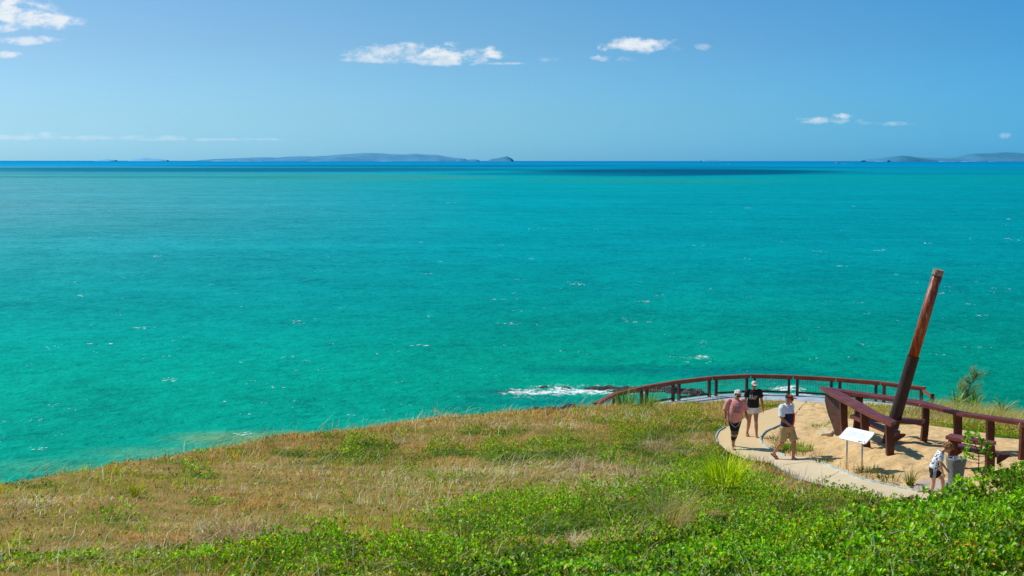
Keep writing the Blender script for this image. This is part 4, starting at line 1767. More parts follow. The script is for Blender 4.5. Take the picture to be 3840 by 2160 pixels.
def black_tee_woman():
    px = 2690 + 640 / 4.83
    Y = 41.2
    X = at_y(px, 1600, Y).x
    X = (px - 1920) / F * (Y * CP + (CAM_Z - gz(X, Y)) * SP)
    g = gz(X, Y) + .014
    root = empty('person', (X, Y, g), R(0), 'woman in a black printed t-shirt, white shorts and pale cap walking behind the others', 'person')
    J = dict(hipR=V3(-.095, .01, .84), kneeR=V3(-.10, .03, .47), ankR=V3(-.115, .24, .11), hipL=V3(.085, .0, .84), kneeL=V3(.07, -.14, .48), ankL=V3(.085, -.19, .085),
             shR=V3(-.175, .0, 1.36), elR=V3(-.225, .02, 1.09), wrR=V3(-.22, -.08, .87), shL=V3(.195, .0, 1.36), elL=V3(.265, .06, 1.08), wrL=V3(.30, .03, .85))
    hc = V3(.02, -.045, 1.545)
    HM = Euler((R(6), 0, 0)).to_matrix()
    bm = bmesh.new()
    add_tube(bm, [V3(0, 0, .78), V3(0, 0, .9), V3(0, 0, 1.08), V3(.005, 0, 1.24), V3(.01, 0, 1.37), V3(.012, 0, 1.42)], [(.14, .10), (.16, .11), (.135, .10), (.15, .10), (.145, .07), (.06, .055)], 20)
    limb(bm, V3(.012, .0, 1.38), V3(.018, -.02, 1.49), [.055, .05, .05])
    for s in 'RL':
        limb(bm, J['hip' + s], J['knee' + s], [.088, .084, .072, .06, .052])
        limb(bm, J['knee' + s], J['ank' + s], [.052, .055, .05, .04, .034])
        foot(bm, J['ank' + s], V3(0, -1, -.3) if s == 'R' else V3(.1, -1, .12), .95)
        limb(bm, J['sh' + s], J['el' + s], [.048, .046, .041, .037])
        limb(bm, J['el' + s], J['wr' + s], [.037, .038, .033, .026])
        hand(bm, J['wr' + s], (J['wr' + s] - J['el' + s]), V3(1 if s == 'R' else -1, .3, 0), V3(0, -1, 0), .93, .45)
    head(bm, hc, HM, .94)
    remesh_obj('body', bm, skin_tan, root, .0065, 3)
    lips_eyes(hc, HM, .94, root, False)
    glasses(hc, HM, .94, root)
    bm = bmesh.new()
    add_ell(bm, hc + HM @ V3(0, .03, .03), (.078, .082, .078), HM, 3)
    add_ell(bm, hc + HM @ V3(0, .05, -.03), (.066, .05, .07), HM, 3)
    bm_obj('hair', bm, simple_mat('fair_hair', S(190, 160, 120), S(140, 108, 76), 40, .7, .4, .004, (1, 1, .2)), root, True)
    # cap
    capm = simple_mat('pale_cap', S(222, 216, 208), S(190, 180, 172), 10, .85, .2)
    bm = bmesh.new()
    add_ell(bm, hc + HM @ V3(0, .014, .050), (.083, .100, .082), HM, 3)
    bmesh.ops.bisect_plane(bm, geom=bm.verts[:] + bm.edges[:] + bm.faces[:], plane_co=hc + HM @ V3(0, 0, .036), plane_no=HM @ V3(0, -.05, -1), clear_outer=True)
    cp = bm_obj('cap', bm, capm, root, True)
    bm = bmesh.new()
    add_ell(bm, hc + HM @ V3(0, -.105, .040), (.07, .062, .010), HM @ Euler((R(14), 0, 0)).to_matrix(), 3)
    bm_obj('brim', bm, capm, cp, True)
    m, *_ = cloth('white_denim', (.82, .83, .86, 1))
    bm = bmesh.new()
    add_tube(bm, [V3(-.005, 0, .74), V3(-.005, 0, .84), V3(0, 0, .96)], [(.13, .10), (.172, .125), (.165, .12)], 20)
    for s in 'RL':
        limb(bm, J['hip' + s], J['hip' + s].lerp(J['knee' + s], .36), [.10, .103, .104])
    remesh_obj('shorts', bm, m, root, .012, 2)
    m, t, out, v, fold = cloth('black_cotton', (.022, .022, .024, 1), (.014, .014, .016, 1))
    x, y, z = t.sep(v)
    ex = t.math('DIVIDE', t.math('SUBTRACT', x, .045), .062)
    ez = t.math('DIVIDE', t.math('SUBTRACT', z, 1.205), .062)
    rr2 = t.math('ADD', t.math('MULTIPLY', ex, ex), t.math('MULTIPLY', ez, ez))
    pn = t.noise(v, 34, 2, .6)
    pm = t.math('MULTIPLY', t.math('GREATER_THAN', t.math('SUBTRACT', pn, t.math('MULTIPLY', rr2, .16)), .40), t.math('LESS_THAN', y, -.03))
    pc = t.ramp(t.noise(v, 24, 1, .5), [(.38, S(90, 110, 60)), (.45, S(214, 150, 96)), (.52, S(226, 180, 150)), (.6, S(190, 80, 130))])
    c = t.mix(pm, (.02, .02, .022, 1), pc)
    principled(t, out, c, .85, fold, .8, .035, 0, .15)
    bm = bmesh.new()
    add_tube(bm, [V3(0, 0, .885), V3(0, 0, .93), V3(0, -.01, 1.04), V3(.005, -.015, 1.14), V3(.008, -.025, 1.24), V3(.01, -.005, 1.34), V3(.01, 0, 1.395), V3(.012, 0, 1.42)],
             [(.165, .13), (.18, .14), (.172, .14), (.17, .135), (.18, .14), (.185, .115), (.15, .085), (.075, .068)], 24)
    for s, sx in (('R', -1), ('L', 1)):
        sleeve(bm, J, s, .62, .072)
    sh = remesh_obj('shirt', bm, m, root, .012, 4)
    wm_ = simple_mat('white_print', (.8, .8, .8, 1))
    for body, zz, xx in (('RIP', 1.215, -.075), ('CURL', 1.155, -.062)):
        bm = text_bm(body, .085)
        stick(bm, sh, 'lettering', wm_, sh, lambda c, zz=zz, xx=xx: Vector((c.x * .8 + xx, 0, c.y + zz)))
    tan = simple_mat('tan_leather', S(176, 104, 60), S(150, 84, 46), 20, .6, .1)
    sandal(J['ankR'], V3(0, -1, -.3), .95, tan, tan, root)
    sandal(J['ankL'], V3(.1, -1, .12), .95, tan, tan, root)


def polo_man():
    px = 2890 + 310 / 5.17
    Y = 37.35
    X = at_y(px, 1600, Y).x
    X = (px - 1920) / F * (Y * CP + (CAM_Z - gz(X, Y)) * SP)
    g = gz(X, Y) + .014
    root = empty('person', (X, Y, g), R(43), 'man in a white navy and red polo shirt and khaki shorts striding along the path', 'person')
    J = dict(hipR=V3(-.10, .03, .88), kneeR=V3(-.10, .07, .48), ankR=V3(-.09, .33, .15), hipL=V3(.10, .0, .88), kneeL=V3(.11, -.16, .49), ankL=V3(.09, -.15, .09),
             shR=V3(-.215, .03, 1.42), elR=V3(-.27, -.02, 1.14), wrR=V3(-.20, -.24, .98), shL=V3(.215, .03, 1.42), elL=V3(.29, .12, 1.16), wrL=V3(.28, .06, .92))
    hc = V3(0, -.06, 1.63)
    HM = Euler((R(3), 0, R(20))).to_matrix()
    bm = bmesh.new()
    add_tube(bm, [V3(0, 0, .82), V3(0, 0, .95), V3(0, -.01, 1.1), V3(0, 0, 1.28), V3(0, .02, 1.42), V3(0, .01, 1.48)], [(.16, .12), (.17, .14), (.165, .14), (.18, .13), (.17, .08), (.07, .065)], 20)
    limb(bm, V3(0, .01, 1.44), V3(0, -.03, 1.57), [.068, .062, .062])
    for s in 'RL':
        limb(bm, J['hip' + s], J['knee' + s], [.095, .09, .078, .065, .058])
        limb(bm, J['knee' + s], J['ank' + s], [.058, .063, .058, .046, .038])
        foot(bm, J['ank' + s], V3(0, -1, -.55) if s == 'R' else V3(.05, -1, .02), 1.05)
        limb(bm, J['sh' + s], J['el' + s], [.06, .056, .05, .046])
        limb(bm, J['el' + s], J['wr' + s], [.046, .047, .04, .031])
        hand(bm, J['wr' + s], (J['wr' + s] - J['el' + s]), V3(1 if s == 'R' else -1, .2, 0), V3(0, -.8, .6), 1.05, .75)
    head(bm, hc, HM, 1.03, 1.1)
    remesh_obj('body', bm, skin_tan, root, .0068, 3)
    lips_eyes(hc, HM, 1.03, root, False)
    glasses(hc, HM, 1.03, root)
    bm = bmesh.new()
    add_ell(bm, hc + HM @ V3(0, .04, .0), (.079, .074, .075), HM, 3)
    bm_obj('hair', bm, simple_mat('grey_hair', S(170, 165, 158), S(120, 114, 108), 40, .7, .4, .003), root, True)
    m, t, out = base_mat('dark_cap')
    v = obj_vec(t)
    sx = t.sep(v)
    patch = t.math('MULTIPLY', t.math('LESS_THAN', sx[1], -.09), t.math('GREATER_THAN', sx[2], hc.z + .07))
    c = t.mix(patch, S(52, 42, 38), S(240, 110, 20))
    principled(t, out, c, .85)
    bm = bmesh.new()
    add_ell(bm, hc + HM @ V3(0, .014, .055), (.090, .108, .088), HM, 3)
    bmesh.ops.bisect_plane(bm, geom=bm.verts[:] + bm.edges[:] + bm.faces[:], plane_co=hc + HM @ V3(0, 0, .040), plane_no=HM @ V3(0, -.05, -1), clear_outer=True)
    cp = bm_obj('cap', bm, m, root, True)
    bm = bmesh.new()
    add_ell(bm, hc + HM @ V3(0, -.125, .046), (.075, .075, .011), HM @ Euler((R(10), 0, 0)).to_matrix(), 3)
    bm_obj('brim', bm, simple_mat('red_brim', S(190, 50, 30), S(150, 36, 24), 10, .8, .1), cp, True)
    m, *_ = cloth('khaki', S(196, 168, 124), S(176, 148, 106))
    bm = bmesh.new()
    add_tube(bm, [V3(0, .01, .76), V3(0, .01, .88), V3(0, 0, 1.02)], [(.15, .13), (.19, .155), (.185, .155)], 20)
    for s in 'RL':
        limb(bm, J['hip' + s], J['hip' + s].lerp(J['knee' + s], .95), [.112, .115, .112, .11])
    remesh_obj('shorts', bm, m, root, .013, 3)
    # polo: white yoke, navy body, red panel
    m, t, out, v, fold = cloth('polo', (.8, .8, .8, 1))
    x, y, z = t.sep(v)
    navy, red, white = S(48, 50, 78), S(214, 44, 30), (.80, .82, .86, 1)
    low = t.math('LESS_THAN', z, 1.265)
    body = t.math('MULTIPLY', low, t.math('LESS_THAN', t.math('ABSOLUTE', x), .2))
    isred = t.math('MULTIPLY', t.math('GREATER_THAN', x, -.008), t.math('LESS_THAN', y, .0))
    arm = t.math('GREATER_THAN', t.math('ABSOLUTE', x), .215)
    c = t.mix(low, white, navy)
    c = t.mix(t.math('MULTIPLY', low, isred), c, red)
    armw = t.math('MULTIPLY', arm, t.math('GREATER_THAN', z, 1.175))
    c = t.mix(armw, c, white)
    principled(t, out, c, .85, fold, .7, .03, 0, .15)
    bm = bmesh.new()
    add_tube(bm, [V3(0, -.0, .90), V3(0, -.0, .95), V3(0, -.025, 1.05), V3(0, -.03, 1.15), V3(0, -.015, 1.28), V3(0, .01, 1.38), V3(0, .02, 1.45), V3(0, .01, 1.49)],
             [(.19, .16), (.198, .168), (.196, .172), (.198, .170), (.205, .155), (.205, .125), (.165, .095), (.085, .08)], 24)
    for s, sx in (('R', -1), ('L', 1)):
        sleeve(bm, J, s, .86, .086)
    sh = remesh_obj('shirt', bm, m, root, .012, 4)
    bm = bmesh.new()
    add_tube(bm, [V3(0, .012, 1.475), V3(0, -.0, 1.515)], [(.086, .078), (.074, .070)], 20, cap=False)
    bm_obj('collar', bm, simple_mat('white_collar', (.8, .82, .85, 1)), sh, True)
    bm = bmesh.new()
    stroke(bm, [(.0, 1.44), (.0, 1.20)], .010)
    stroke(bm, [(-.022, 1.335), (.016, 1.305), (.012, 1.22), (.0, 1.20)], .010)
    stick(bm, sh, 'placket', lens_m, sh, lambda c: Vector((c.x, 0, c.y)))
    th = simple_mat('dark_thong', S(50, 44, 54), S(36, 32, 40), 20, .8, 0)
    sandal(J['ankR'], V3(0, -1, -.55), 1.05, th, th, root, True)
    sandal(J['ankL'], V3(.05, -1, .02), 1.05, th, th, root, True)


def child():
    Y = 30.75
    px = 3440 + 410 / 6.586
    X = at_y(px, 1600, Y).x
    X = (px - 1920) / F * (Y * CP + (CAM_Z - gz(X, Y)) * SP)
    g = gz(X, Y) + .02
    root = empty('person', (X, Y, g), R(84), 'child in a white floral t-shirt and black striped shorts bending over the stone fountain', 'person')
    J = dict(hipR=V3(-.07, .02, .60), kneeR=V3(-.07, .03, .32), ankR=V3(-.07, .08, .075), hipL=V3(.07, .0, .60), kneeL=V3(.08, -.20, .36), ankL=V3(.08, -.20, .075),
             shR=V3(-.125, -.105, .96), elR=V3(-.155, -.10, .74), wrR=V3(-.12, -.16, .55), shL=V3(.125, -.105, .96), elL=V3(.16, -.16, .75), wrL=V3(.10, -.26, .62))
    hc = V3(0, -.265, 1.105)
    HM = Euler((R(34), 0, 0)).to_matrix()
    bm = bmesh.new()
    add_tube(bm, [V3(0, .01, .53), V3(0, 0, .63), V3(0, -.03, .76), V3(0, -.08, .89), V3(0, -.125, .98), V3(0, -.15, 1.02)], [(.11, .085), (.12, .09), (.11, .085), (.12, .085), (.10, .06), (.05, .045)], 18)
    limb(bm, V3(0, -.13, .99), V3(0, -.215, 1.07), [.045, .04, .042])
    for s in 'RL':
        limb(bm, J['hip' + s], J['knee' + s], [.068, .064, .054, .046, .042])
        limb(bm, J['knee' + s], J['ank' + s], [.042, .044, .04, .032, .027])
        foot(bm, J['ank' + s], V3(0, -1, 0), .8)
        limb(bm, J['sh' + s], J['el' + s], [.04, .037, .033, .03])
        limb(bm, J['el' + s], J['wr' + s], [.03, .03, .027, .022])
        hand(bm, J['wr' + s], (J['wr' + s] - J['el' + s]), V3(1 if s == 'R' else -1, .2, 0), V3(0, -1, .2), .78, .5)
    head(bm, hc, HM, .92, .85)
    remesh_obj('body', bm, skin_kid, root, .006, 3)
    lips_eyes(hc, HM, .92, root, True)
    # wavy fair brown hair
    bm = bmesh.new()
    rr = random.Random(9)
    for k in range(330):
        a = rr.uniform(0, 2 * math.pi)
        z = rr.uniform(-.55, 1)
        q = math.sqrt(max(0, 1 - z * z))
        v = Vector((q * math.cos(a), q * math.sin(a), z))
        if v.y < -.3 and v.z < .25:
            continue
        if v.y < .25 and v.z < -.15:
            continue
        p = hc + HM @ Vector((v.x * .078, v.y * .096 + .012, v.z * .088 + .036))
        d = HM @ (Vector((v.x * .3, -.5 + v.y * .2, -.3)) + Vector((rr.uniform(-.3, .3), rr.uniform(-.3, .3), rr.uniform(-.3, .3))))
        add_tube(bm, [p, p + d.normalized() * .025 + (HM @ v) * .012, p + d.normalized() * .055], [.012, .011, .004], 5)
    bm_obj('hair', bm, simple_mat('fair_brown_hair', S(188, 140, 84), S(112, 74, 42), 30, .55, .4, .004), root, True)
    m, t, out, v, fold = cloth('floral_cotton', (.85, .86, .9, 1))
    n = t.noise(v, 17, 2, .6, 1.4)
    n2 = t.noise(v, 11, 2, .5, .5)
    c = t.mix(t.maprange(n, .53, .56), (.82, .84, .88, 1), S(52, 56, 92))
    c = t.mix(t.maprange(n2, .66, .68), c, S(226, 100, 100))
    principled(t, out, c, .85, fold, .6, .02, 0, .15)
    bm = bmesh.new()
    add_tube(bm, [V3(0, -.03, .62), V3(0, -.025, .68), V3(0, -.045, .78), V3(0, -.085, .88), V3(0, -.125, .97), V3(0, -.15, 1.015)],
             [(.145, .135), (.152, .14), (.142, .118), (.14, .105), (.12, .078), (.06, .055)], 22)
    for s, sx in (('R', -1), ('L', 1)):
        sleeve(bm, J, s, .62, .060)
    sh = remesh_obj('shirt', bm, m, root, .011, 3)
    bm = bmesh.new()
    ring = [V3(.066 * math.cos(k * math.pi / 8), -.150 + .052 * math.sin(k * math.pi / 8), 1.016 + .022 * math.sin(k * math.pi / 8)) for k in range(17)]
    add_tube(bm, ring, [.007] * 17, 6)
    bm_obj('neckband', bm, lens_m, sh, True)
    m, t, out, v, fold = cloth('black_shorts', (.02, .02, .025, 1))
    x, y, z = t.sep(v)
    yy = t.math('ADD', y, t.math('MULTIPLY', t.math('SUBTRACT', z, .6), .12))
    st = None
    for q in (-.008, .016, .04):
        b = t.math('LESS_THAN', t.math('ABSOLUTE', t.math('SUBTRACT', yy, q)), .006)
        st = b if st is None else t.math('MAXIMUM', st, b)
    st = t.math('MULTIPLY', st, t.math('GREATER_THAN', t.math('ABSOLUTE', x), .09))
    c = t.mix(st, (.02, .02, .025, 1), (.8, .8, .82, 1))
    principled(t, out, c, .8, fold, .4, .02, 0, .15)
    bm = bmesh.new()
    add_tube(bm, [V3(0, .01, .53), V3(0, .005, .60), V3(0, -.01, .70)], [(.11, .10), (.138, .118), (.132, .11)], 18)
    for s in 'RL':
        limb(bm, J['hip' + s], J['hip' + s].lerp(J['knee' + s], .55), [.082, .086, .088])
    remesh_obj('shorts', bm, m, root, .010, 2)


pink_woman()
black_tee_woman()
polo_man()
child()
#PEOPLE_END
#VEG_BEGIN
# ------------------------------------------------------------------ vegetation
GRASS_M = leaf_mat('dry_and_green_grass', .42, .7, .1)
LEAF_M = leaf_mat('glossy_leaves', .38, .38, .4)
STEM_M = simple_mat('bare_stem', S(150, 138, 120), S(110, 98, 80), 12, .9, .2)


def lin(cols):
    return np.array([S(*c)[:3] for c in cols])


def blades(P, h, wd, ang, lean, cols, bend=.5, droop=0.0):
    """tapered grass blades: 5 vertices each"""
    n = len(P)
    dx, dy = np.cos(ang), np.sin(ang)          # lean direction
    fa = ang + math.pi / 2 + rng.uniform(-.9, .9, n)
    sx, sy = np.cos(fa) * wd / 2, np.sin(fa) * wd / 2
    V = np.zeros((n, 5, 3))
    V[:, 0] = P
    V[:, 1] = P
    V[:, 0, 0] -= sx
    V[:, 0, 1] -= sy
    V[:, 1, 0] += sx
    V[:, 1, 1] += sy
    mx = P[:, 0] + dx * h * np.sin(lean) * .45
    my = P[:, 1] + dy * h * np.sin(lean) * .45
    mz = P[:, 2] + h * np.cos(lean) * .55
    for k, s in ((2, -.75), (3, .75)):
        V[:, k, 0] = mx + s * sx
        V[:, k, 1] = my + s * sy
        V[:, k, 2] = mz
    l2 = lean + bend
    V[:, 4, 0] = mx + dx * h * np.sin(l2) * .55
    V[:, 4, 1] = my + dy * h * np.sin(l2) * .55
    V[:, 4, 2] = mz + h * np.cos(l2) * .5
    b = np.arange(n) * 5
    q = np.stack([b, b + 1, b + 3, b + 2], 1)
    t = np.stack([b + 2, b + 3, b + 4], 1)
    C = np.repeat(cols[:, None, :], 5, 1)
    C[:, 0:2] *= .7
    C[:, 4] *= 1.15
    return V.reshape(-1, 3), q, t, C.reshape(-1, 3)


def leaves(P, D, U, L, W, cols, fold=.25):
    """obovate leaves, 6 vertices: P base, D direction, U leaf normal"""
    n = len(P)
    D = D / np.linalg.norm(D, axis=1, keepdims=True)
    Sd = np.cross(D, U)
    Sd /= np.linalg.norm(Sd, axis=1, keepdims=True) + 1e-9
    Nn = np.cross(Sd, D)
    L = L[:, None]
    W = W[:, None]
    V = np.zeros((n, 6, 3))
    V[:, 0] = P
    V[:, 1] = P + D * L * .45 - Sd * W * .36 + Nn * W * fold * .5
    V[:, 2] = P + D * L * .80 - Sd * W * .50 + Nn * W * fold * .6
    V[:, 3] = P + D * L - Nn * L * .10
    V[:, 4] = P + D * L * .80 + Sd * W * .50 + Nn * W * fold * .6
    V[:, 5] = P + D * L * .45 + Sd * W * .36 + Nn * W * fold * .5
    b = np.arange(n) * 6
    q = np.concatenate([np.stack([b, b + 3, b + 2, b + 1], 1), np.stack([b, b + 5, b + 4, b + 3], 1)])
    C = np.repeat(cols[:, None, :], 6, 1)
    C[:, 0] *= .8
    return V.reshape(-1, 3), q, C.reshape(-1, 3)


# tone fields over the slope, in world metres
def wb(x, y, rx, ry):
    p = gD(x, y)
    q = gD(x, y - ry) if y - ry > 1060 else None
    dy = abs(q.y - p.y) if q is not None and q.y < 74 else ry / 12
    return (p.x, p.y, rx * K / F * p.y, max(.5, dy))


GREEN = [wb(*b) + (s,) for b, s in [((1760, 1100, 240, 40), .72), ((1740, 1200, 190, 45), .6), ((1350, 1146, 340, 20), .78), ((880, 1150, 220, 22), .72), ((1000, 1395, 520, 45), .62), ((1320, 1310, 380, 50), .75), ((1580, 1060, 140, 22), .55), ((420, 1420, 200, 24), .4),
    
    ((1130, 1135, 90, 12), .8), ((1500, 1132, 130, 14), .95), ((1660, 1128, 110, 14), .9), ((1300, 1150, 110, 9), .6), ((860, 1140, 120, 12), .7), ((820, 1165, 60, 8), .5), ((1540, 1290, 190, 45), 1.0),
    ((1370, 1320, 150, 40), 1.0), ((1200, 1350, 150, 30), .8), ((960, 1390, 170, 30), .95), ((700, 1410, 110, 40), .8), ((1700, 1240, 160, 40), .85), ((1250, 1250, 90, 20), .45), ((1830, 1260, 160, 40), .9),
    ((2000, 1290, 160, 40), .7), ((1740, 1060, 110, 14), .8), ((1640, 1040, 90, 10), .5), ((1900, 1330, 300, 50), 1), ((1500, 1400, 400, 45), 1.0), ((2100, 1400, 400, 60), 1.0), ((1150, 1430, 200, 30), .7),
    ((1760, 1160, 90, 25), .55), ((1660, 1180, 120, 20), .6), ((1420, 1215, 70, 15), .5), ((2060, 1215, 60, 14), .6), ((2450, 1090, 200, 14), .95), ((2330, 1072, 130, 12), .9), ((1930, 1022, 60, 8), .7),
    ((2150, 1272, 150, 22), .85), ((500, 1290, 90, 14), .25), ((330, 1245, 30, 8), .4), ((60, 1430, 60, 20), .4)]]
YELLOW = [wb(*b) + (s,) for b, s in [((60, 1250, 260, 34), 1.0), ((250, 1330, 260, 30), .45), ((700, 1230, 300, 26), .35), ((330, 1200, 200, 20), .8), ((560, 1165, 200, 16), .6), ((1450, 1140, 200, 20), .4), ((820, 1160, 160, 14), .6), ((1620, 1180, 150, 40), .5), ((900, 1440, 200, 16), .4)]]
STRAW = [wb(*b) + (s,) for b, s in [((1380, 1205, 340, 34), .62), ((1000, 1230, 320, 40), .5), ((1600, 1225, 90, 14), .8), ((1960, 1215, 90, 14), .8), ((1990, 1245, 60, 8), .7), ((1850, 1300, 80, 10), .5), ((1200, 1410, 80, 8), .5),
    ((620, 1360, 120, 30), 1.0), ((500, 1320, 200, 30), .6), ((1090, 1110, 110, 12), .9), ((1500, 1190, 130, 18), .9), ((1350, 1180, 150, 18), .6), ((1450, 1170, 60, 8), .8), ((1650, 1120, 45, 10), .9),
                                    ((250, 1400, 250, 30), .5), ((900, 1260, 160, 20), .35), ((2380, 1045, 120, 8), .8), ((2540, 1062, 90, 6), .9), ((1230, 1070, 250, 10), .6), ((1760, 1110, 60, 14), .8), ((1700, 1140, 60, 8), .7), ((1950, 1200, 60, 10), .6), ((1900, 1180, 60, 8), .6),
                                    ((1700, 1310, 60, 16), .9), ((1500, 1420, 40, 8), .3)]]


_pr = random.Random(21)
for _k in range(90):
    _y = _pr.uniform(21, 52)
    _x = _pr.uniform(-.37, .16) * _y
    if pip(np.array([_x]), np.array([_y]), LAND)[0]:
        _r = _pr.uniform(.35, 1.1)
        if _k % 3 == 2:
            STRAW.append((_x, _y, _r * 1.3, _r * .8, _pr.uniform(.5, .95)))
        else:
            GREEN.append((_x, _y, _r * 1.2, _r * .8, _pr.uniform(.35, .75)))


def field(x, y, L):
    if L is GREEN:
        return np.clip(_field(x, y, GREEN) * (1 - .9 * _field(x, y, STRAW)), 0, 1)
    return _field(x, y, L)


def _field(x, y, L):
    f = np.zeros_like(x)
    wobx = (fbm(x * .5, y * .5, 51, 3) - .5) * 1.3 + (fbm(x * 1.9, y * 1.9, 53, 3) - .5) * 1.1
    for (cx, cy, rx, ry, s) in L:
        r = np.sqrt(((x - cx) / rx) ** 2 + ((y - cy) / ry) ** 2) + wobx
        f = np.maximum(f, s * (1 - sstep(.40, 1.35, r)))
    return f


BLOCK = [PATHP, SANDP, DECKP]
build_ground()


def keep(x, y, margin=.0):
    ok = np.ones(len(x), bool)
    for P in BLOCK:
        ok &= ~pip(x, y, P)
        if margin:
            ok &= pdist(x, y, P) > margin
    return ok


def in_view(x, y, pad=1.15):
    return (np.abs(x) < y * .362 * pad + 1.0)


def scatter(n, y0=15, y1=70, power=1.0, pad=1.4, beyond=2.2):
    """random places on the slope, denser toward the eye"""
    y = y0 + (y1 - y0) * rng.random(n) ** power
    x = rng.uniform(-1, 1, n) * (y1 * .362 * pad + 1)
    k = in_view(x, y, pad)
    x, y = x[k], y[k]
    ins = pip(x, y, LAND)
    ok = ins | (pdist(x, y, LAND) < beyond)
    return x[ok], y[ok]


def build_grass():
    x, y = scatter(1400000, 16, 68, 1.15)
    k = keep(x, y, .02)
    x, y = x[k], y[k]
    dens = fbm(x * 1.3, y * 1.3, 61, 3)
    g = np.clip(field(x, y, GREEN), 0, 1)
    yl = field(x, y, YELLOW)
    st = field(x, y, STRAW)
    clump = vnoise(x * 2.6, y * 2.6, 63)
    keepn = rng.random(len(x)) < (.28 + .72 * sstep(.30, .62, dens)) * (1 - .86 * sstep(.40, .8, g)) * (.55 + .45 * clump)
    x, y, g, yl, st, dens, clump = [a[keepn] for a in (x, y, g, yl, st, dens, clump)]
    n = len(x)
    z = ground_z(x, y)
    edge = np.minimum.reduce([pdist(x, y, P) for P in BLOCK])
    near = sstep(.05, 1.2, edge)
    tall = .45 + .55 * sstep(.35, .7, fbm(x * .9, y * .9, 71, 3))
    h = rng.uniform(.08, .26, n) * (.65 + .6 * clump) * (.45 + .55 * near) * tall * 1.15
    stalk = rng.random(n) < (.018 + .06 * st)
    h = np.where(stalk, rng.uniform(.3, .62, n) * (.4 + .6 * near), h)
    wd = np.where(stalk, rng.uniform(.008, .014, n), rng.uniform(.010, .020, n)) * (y / 30) ** .3
    wind = fbm(x * .25, y * .25, 81, 2) * 3 - .4
    ang = wind + rng.normal(0, 1.1, n)
    lean = np.clip(np.abs(rng.normal(.5, .38, n)) + .45 * st * rng.random(n), 0, 1.45)
    flat = (rng.random(n) < .42 + .25 * st)
    lean = np.where(flat, rng.uniform(1.0, 1.5, n), lean)
    tan = np.array([1.04, .93, .74]) * lin([(184, 156, 110), (170, 142, 94), (196, 170, 124), (168, 132, 88), (180, 142, 98), (156, 136, 78), (206, 184, 144), (160, 142, 82)])
    rust = lin([(158, 92, 48), (172, 104, 60), (142, 84, 44)])
    olive = lin([(142, 136, 46), (126, 124, 40), (158, 148, 54)])
    gold = lin([(182, 162, 44), (170, 152, 40), (150, 140, 34)])
    green = lin([(92, 140, 22), (112, 156, 26), (76, 124, 20), (130, 164, 40)])
    straw = lin([(220, 198, 156), (206, 186, 150), (190, 170, 138), (228, 210, 172)])
    pick = lambda A: A[rng.integers(0, len(A), n)]
    C = pick(tan)
    r = rng.random(n)
    rf = sstep(.42, .62, fbm(x * .22 + 9, y * .30, 91, 3))
    C = np.where((r < .34 * rf + .06)[:, None], pick(rust), C)
    of = sstep(.40, .62, fbm(x * .35, y * .45 + 4, 97, 3))
    r = rng.random(n)
    C = np.where((r < .62 * of + .16)[:, None], pick(olive), C)
    C = np.where((rng.random(n) < yl * .72)[:, None], pick(gold), C)
    C = np.where((rng.random(n) < np.maximum(g * .85, .05 + .20 * of))[:, None], pick(green), C)
    C = np.where(((rng.random(n) < st * .55) | stalk & (rng.random(n) < .55))[:, None], pick(straw), C)
    C = C * (.5 + .95 * rng.random(n) ** .9)[:, None]
    C = np.clip(C * (1.15 + .9 * clump)[:, None], 0, .85)
    P = np.stack([x, y, z - .02], 1)
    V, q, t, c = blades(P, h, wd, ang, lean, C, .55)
    o = np_mesh('dry_grass', V, q, t, c, GRASS_M)
    tag(o, 'dry tan and rusty grass growing over the headland slope', 'grass', kind='stuff')


build_grass()


def build_stalks():
    """long pale fallen stems lying over the grass"""
    N = 6500
    x, y = scatter(30000, 17, 60, 1.2)
    k = keep(x, y, .3)
    x, y = x[k], y[k]
    st = field(x, y, STRAW)
    k = rng.random(len(x)) < .08 + .6 * st
    x, y = x[k][:N], y[k][:N]
    n = len(x)
    P = np.stack([x, y, ground_z(x, y) + rng.uniform(.03, .16, n)], 1)
    h = rng.uniform(.35, .95, n)
    C = lin([(214, 190, 150), (196, 172, 134), (180, 150, 110)])[rng.integers(0, 3, n)] * rng.uniform(.8, 1.1, n)[:, None]
    V, q, t, c = blades(P, h, rng.uniform(.010, .018, n), rng.normal(.5, .8, n), rng.uniform(.8, 1.5, n), C * 1.15, .12)
    tag(np_mesh('fallen_stems', V, q, t, c, GRASS_M), 'pale fallen grass stems lying over the dry slope', 'grass', kind='stuff')


build_stalks()


def rosettes(x, y, z, up, per, L, pal, jitter=.5, tone=None, spread=1.0):
    """whorls of leaves at stem tips"""
    n = len(x)
    idx = np.repeat(np.arange(n), per)
    m = len(idx)
    a = np.tile(np.arange(per) * 2.4, n) + np.repeat(rng.uniform(0, 6.28, n), per)
    el_ = rng.uniform(.2, 1.35, m) * spread
    D = np.stack([np.cos(a) * np.cos(el_), np.sin(a) * np.cos(el_), np.sin(el_)], 1) + up[idx] * .35
    U = np.stack([-np.cos(a) * np.sin(el_), -np.sin(a) * np.sin(el_), np.cos(el_)], 1) + rng.normal(0, .25, (m, 3))
    P = np.stack([x, y, z], 1)[idx] + D * L[idx][:, None] * .12
    P[:, 2] -= rng.uniform(0, .5, m) * L[idx]
    C = pal[rng.integers(0, len(pal), m)] * rng.uniform(.75, 1.2, m)[:, None]
    if tone is not None:
        C *= tone[idx][:, None]
    l = L[idx] * rng.uniform(.7, 1.15, m)
    return leaves(P, D, U, l, l * rng.uniform(.42, .58, m), C)


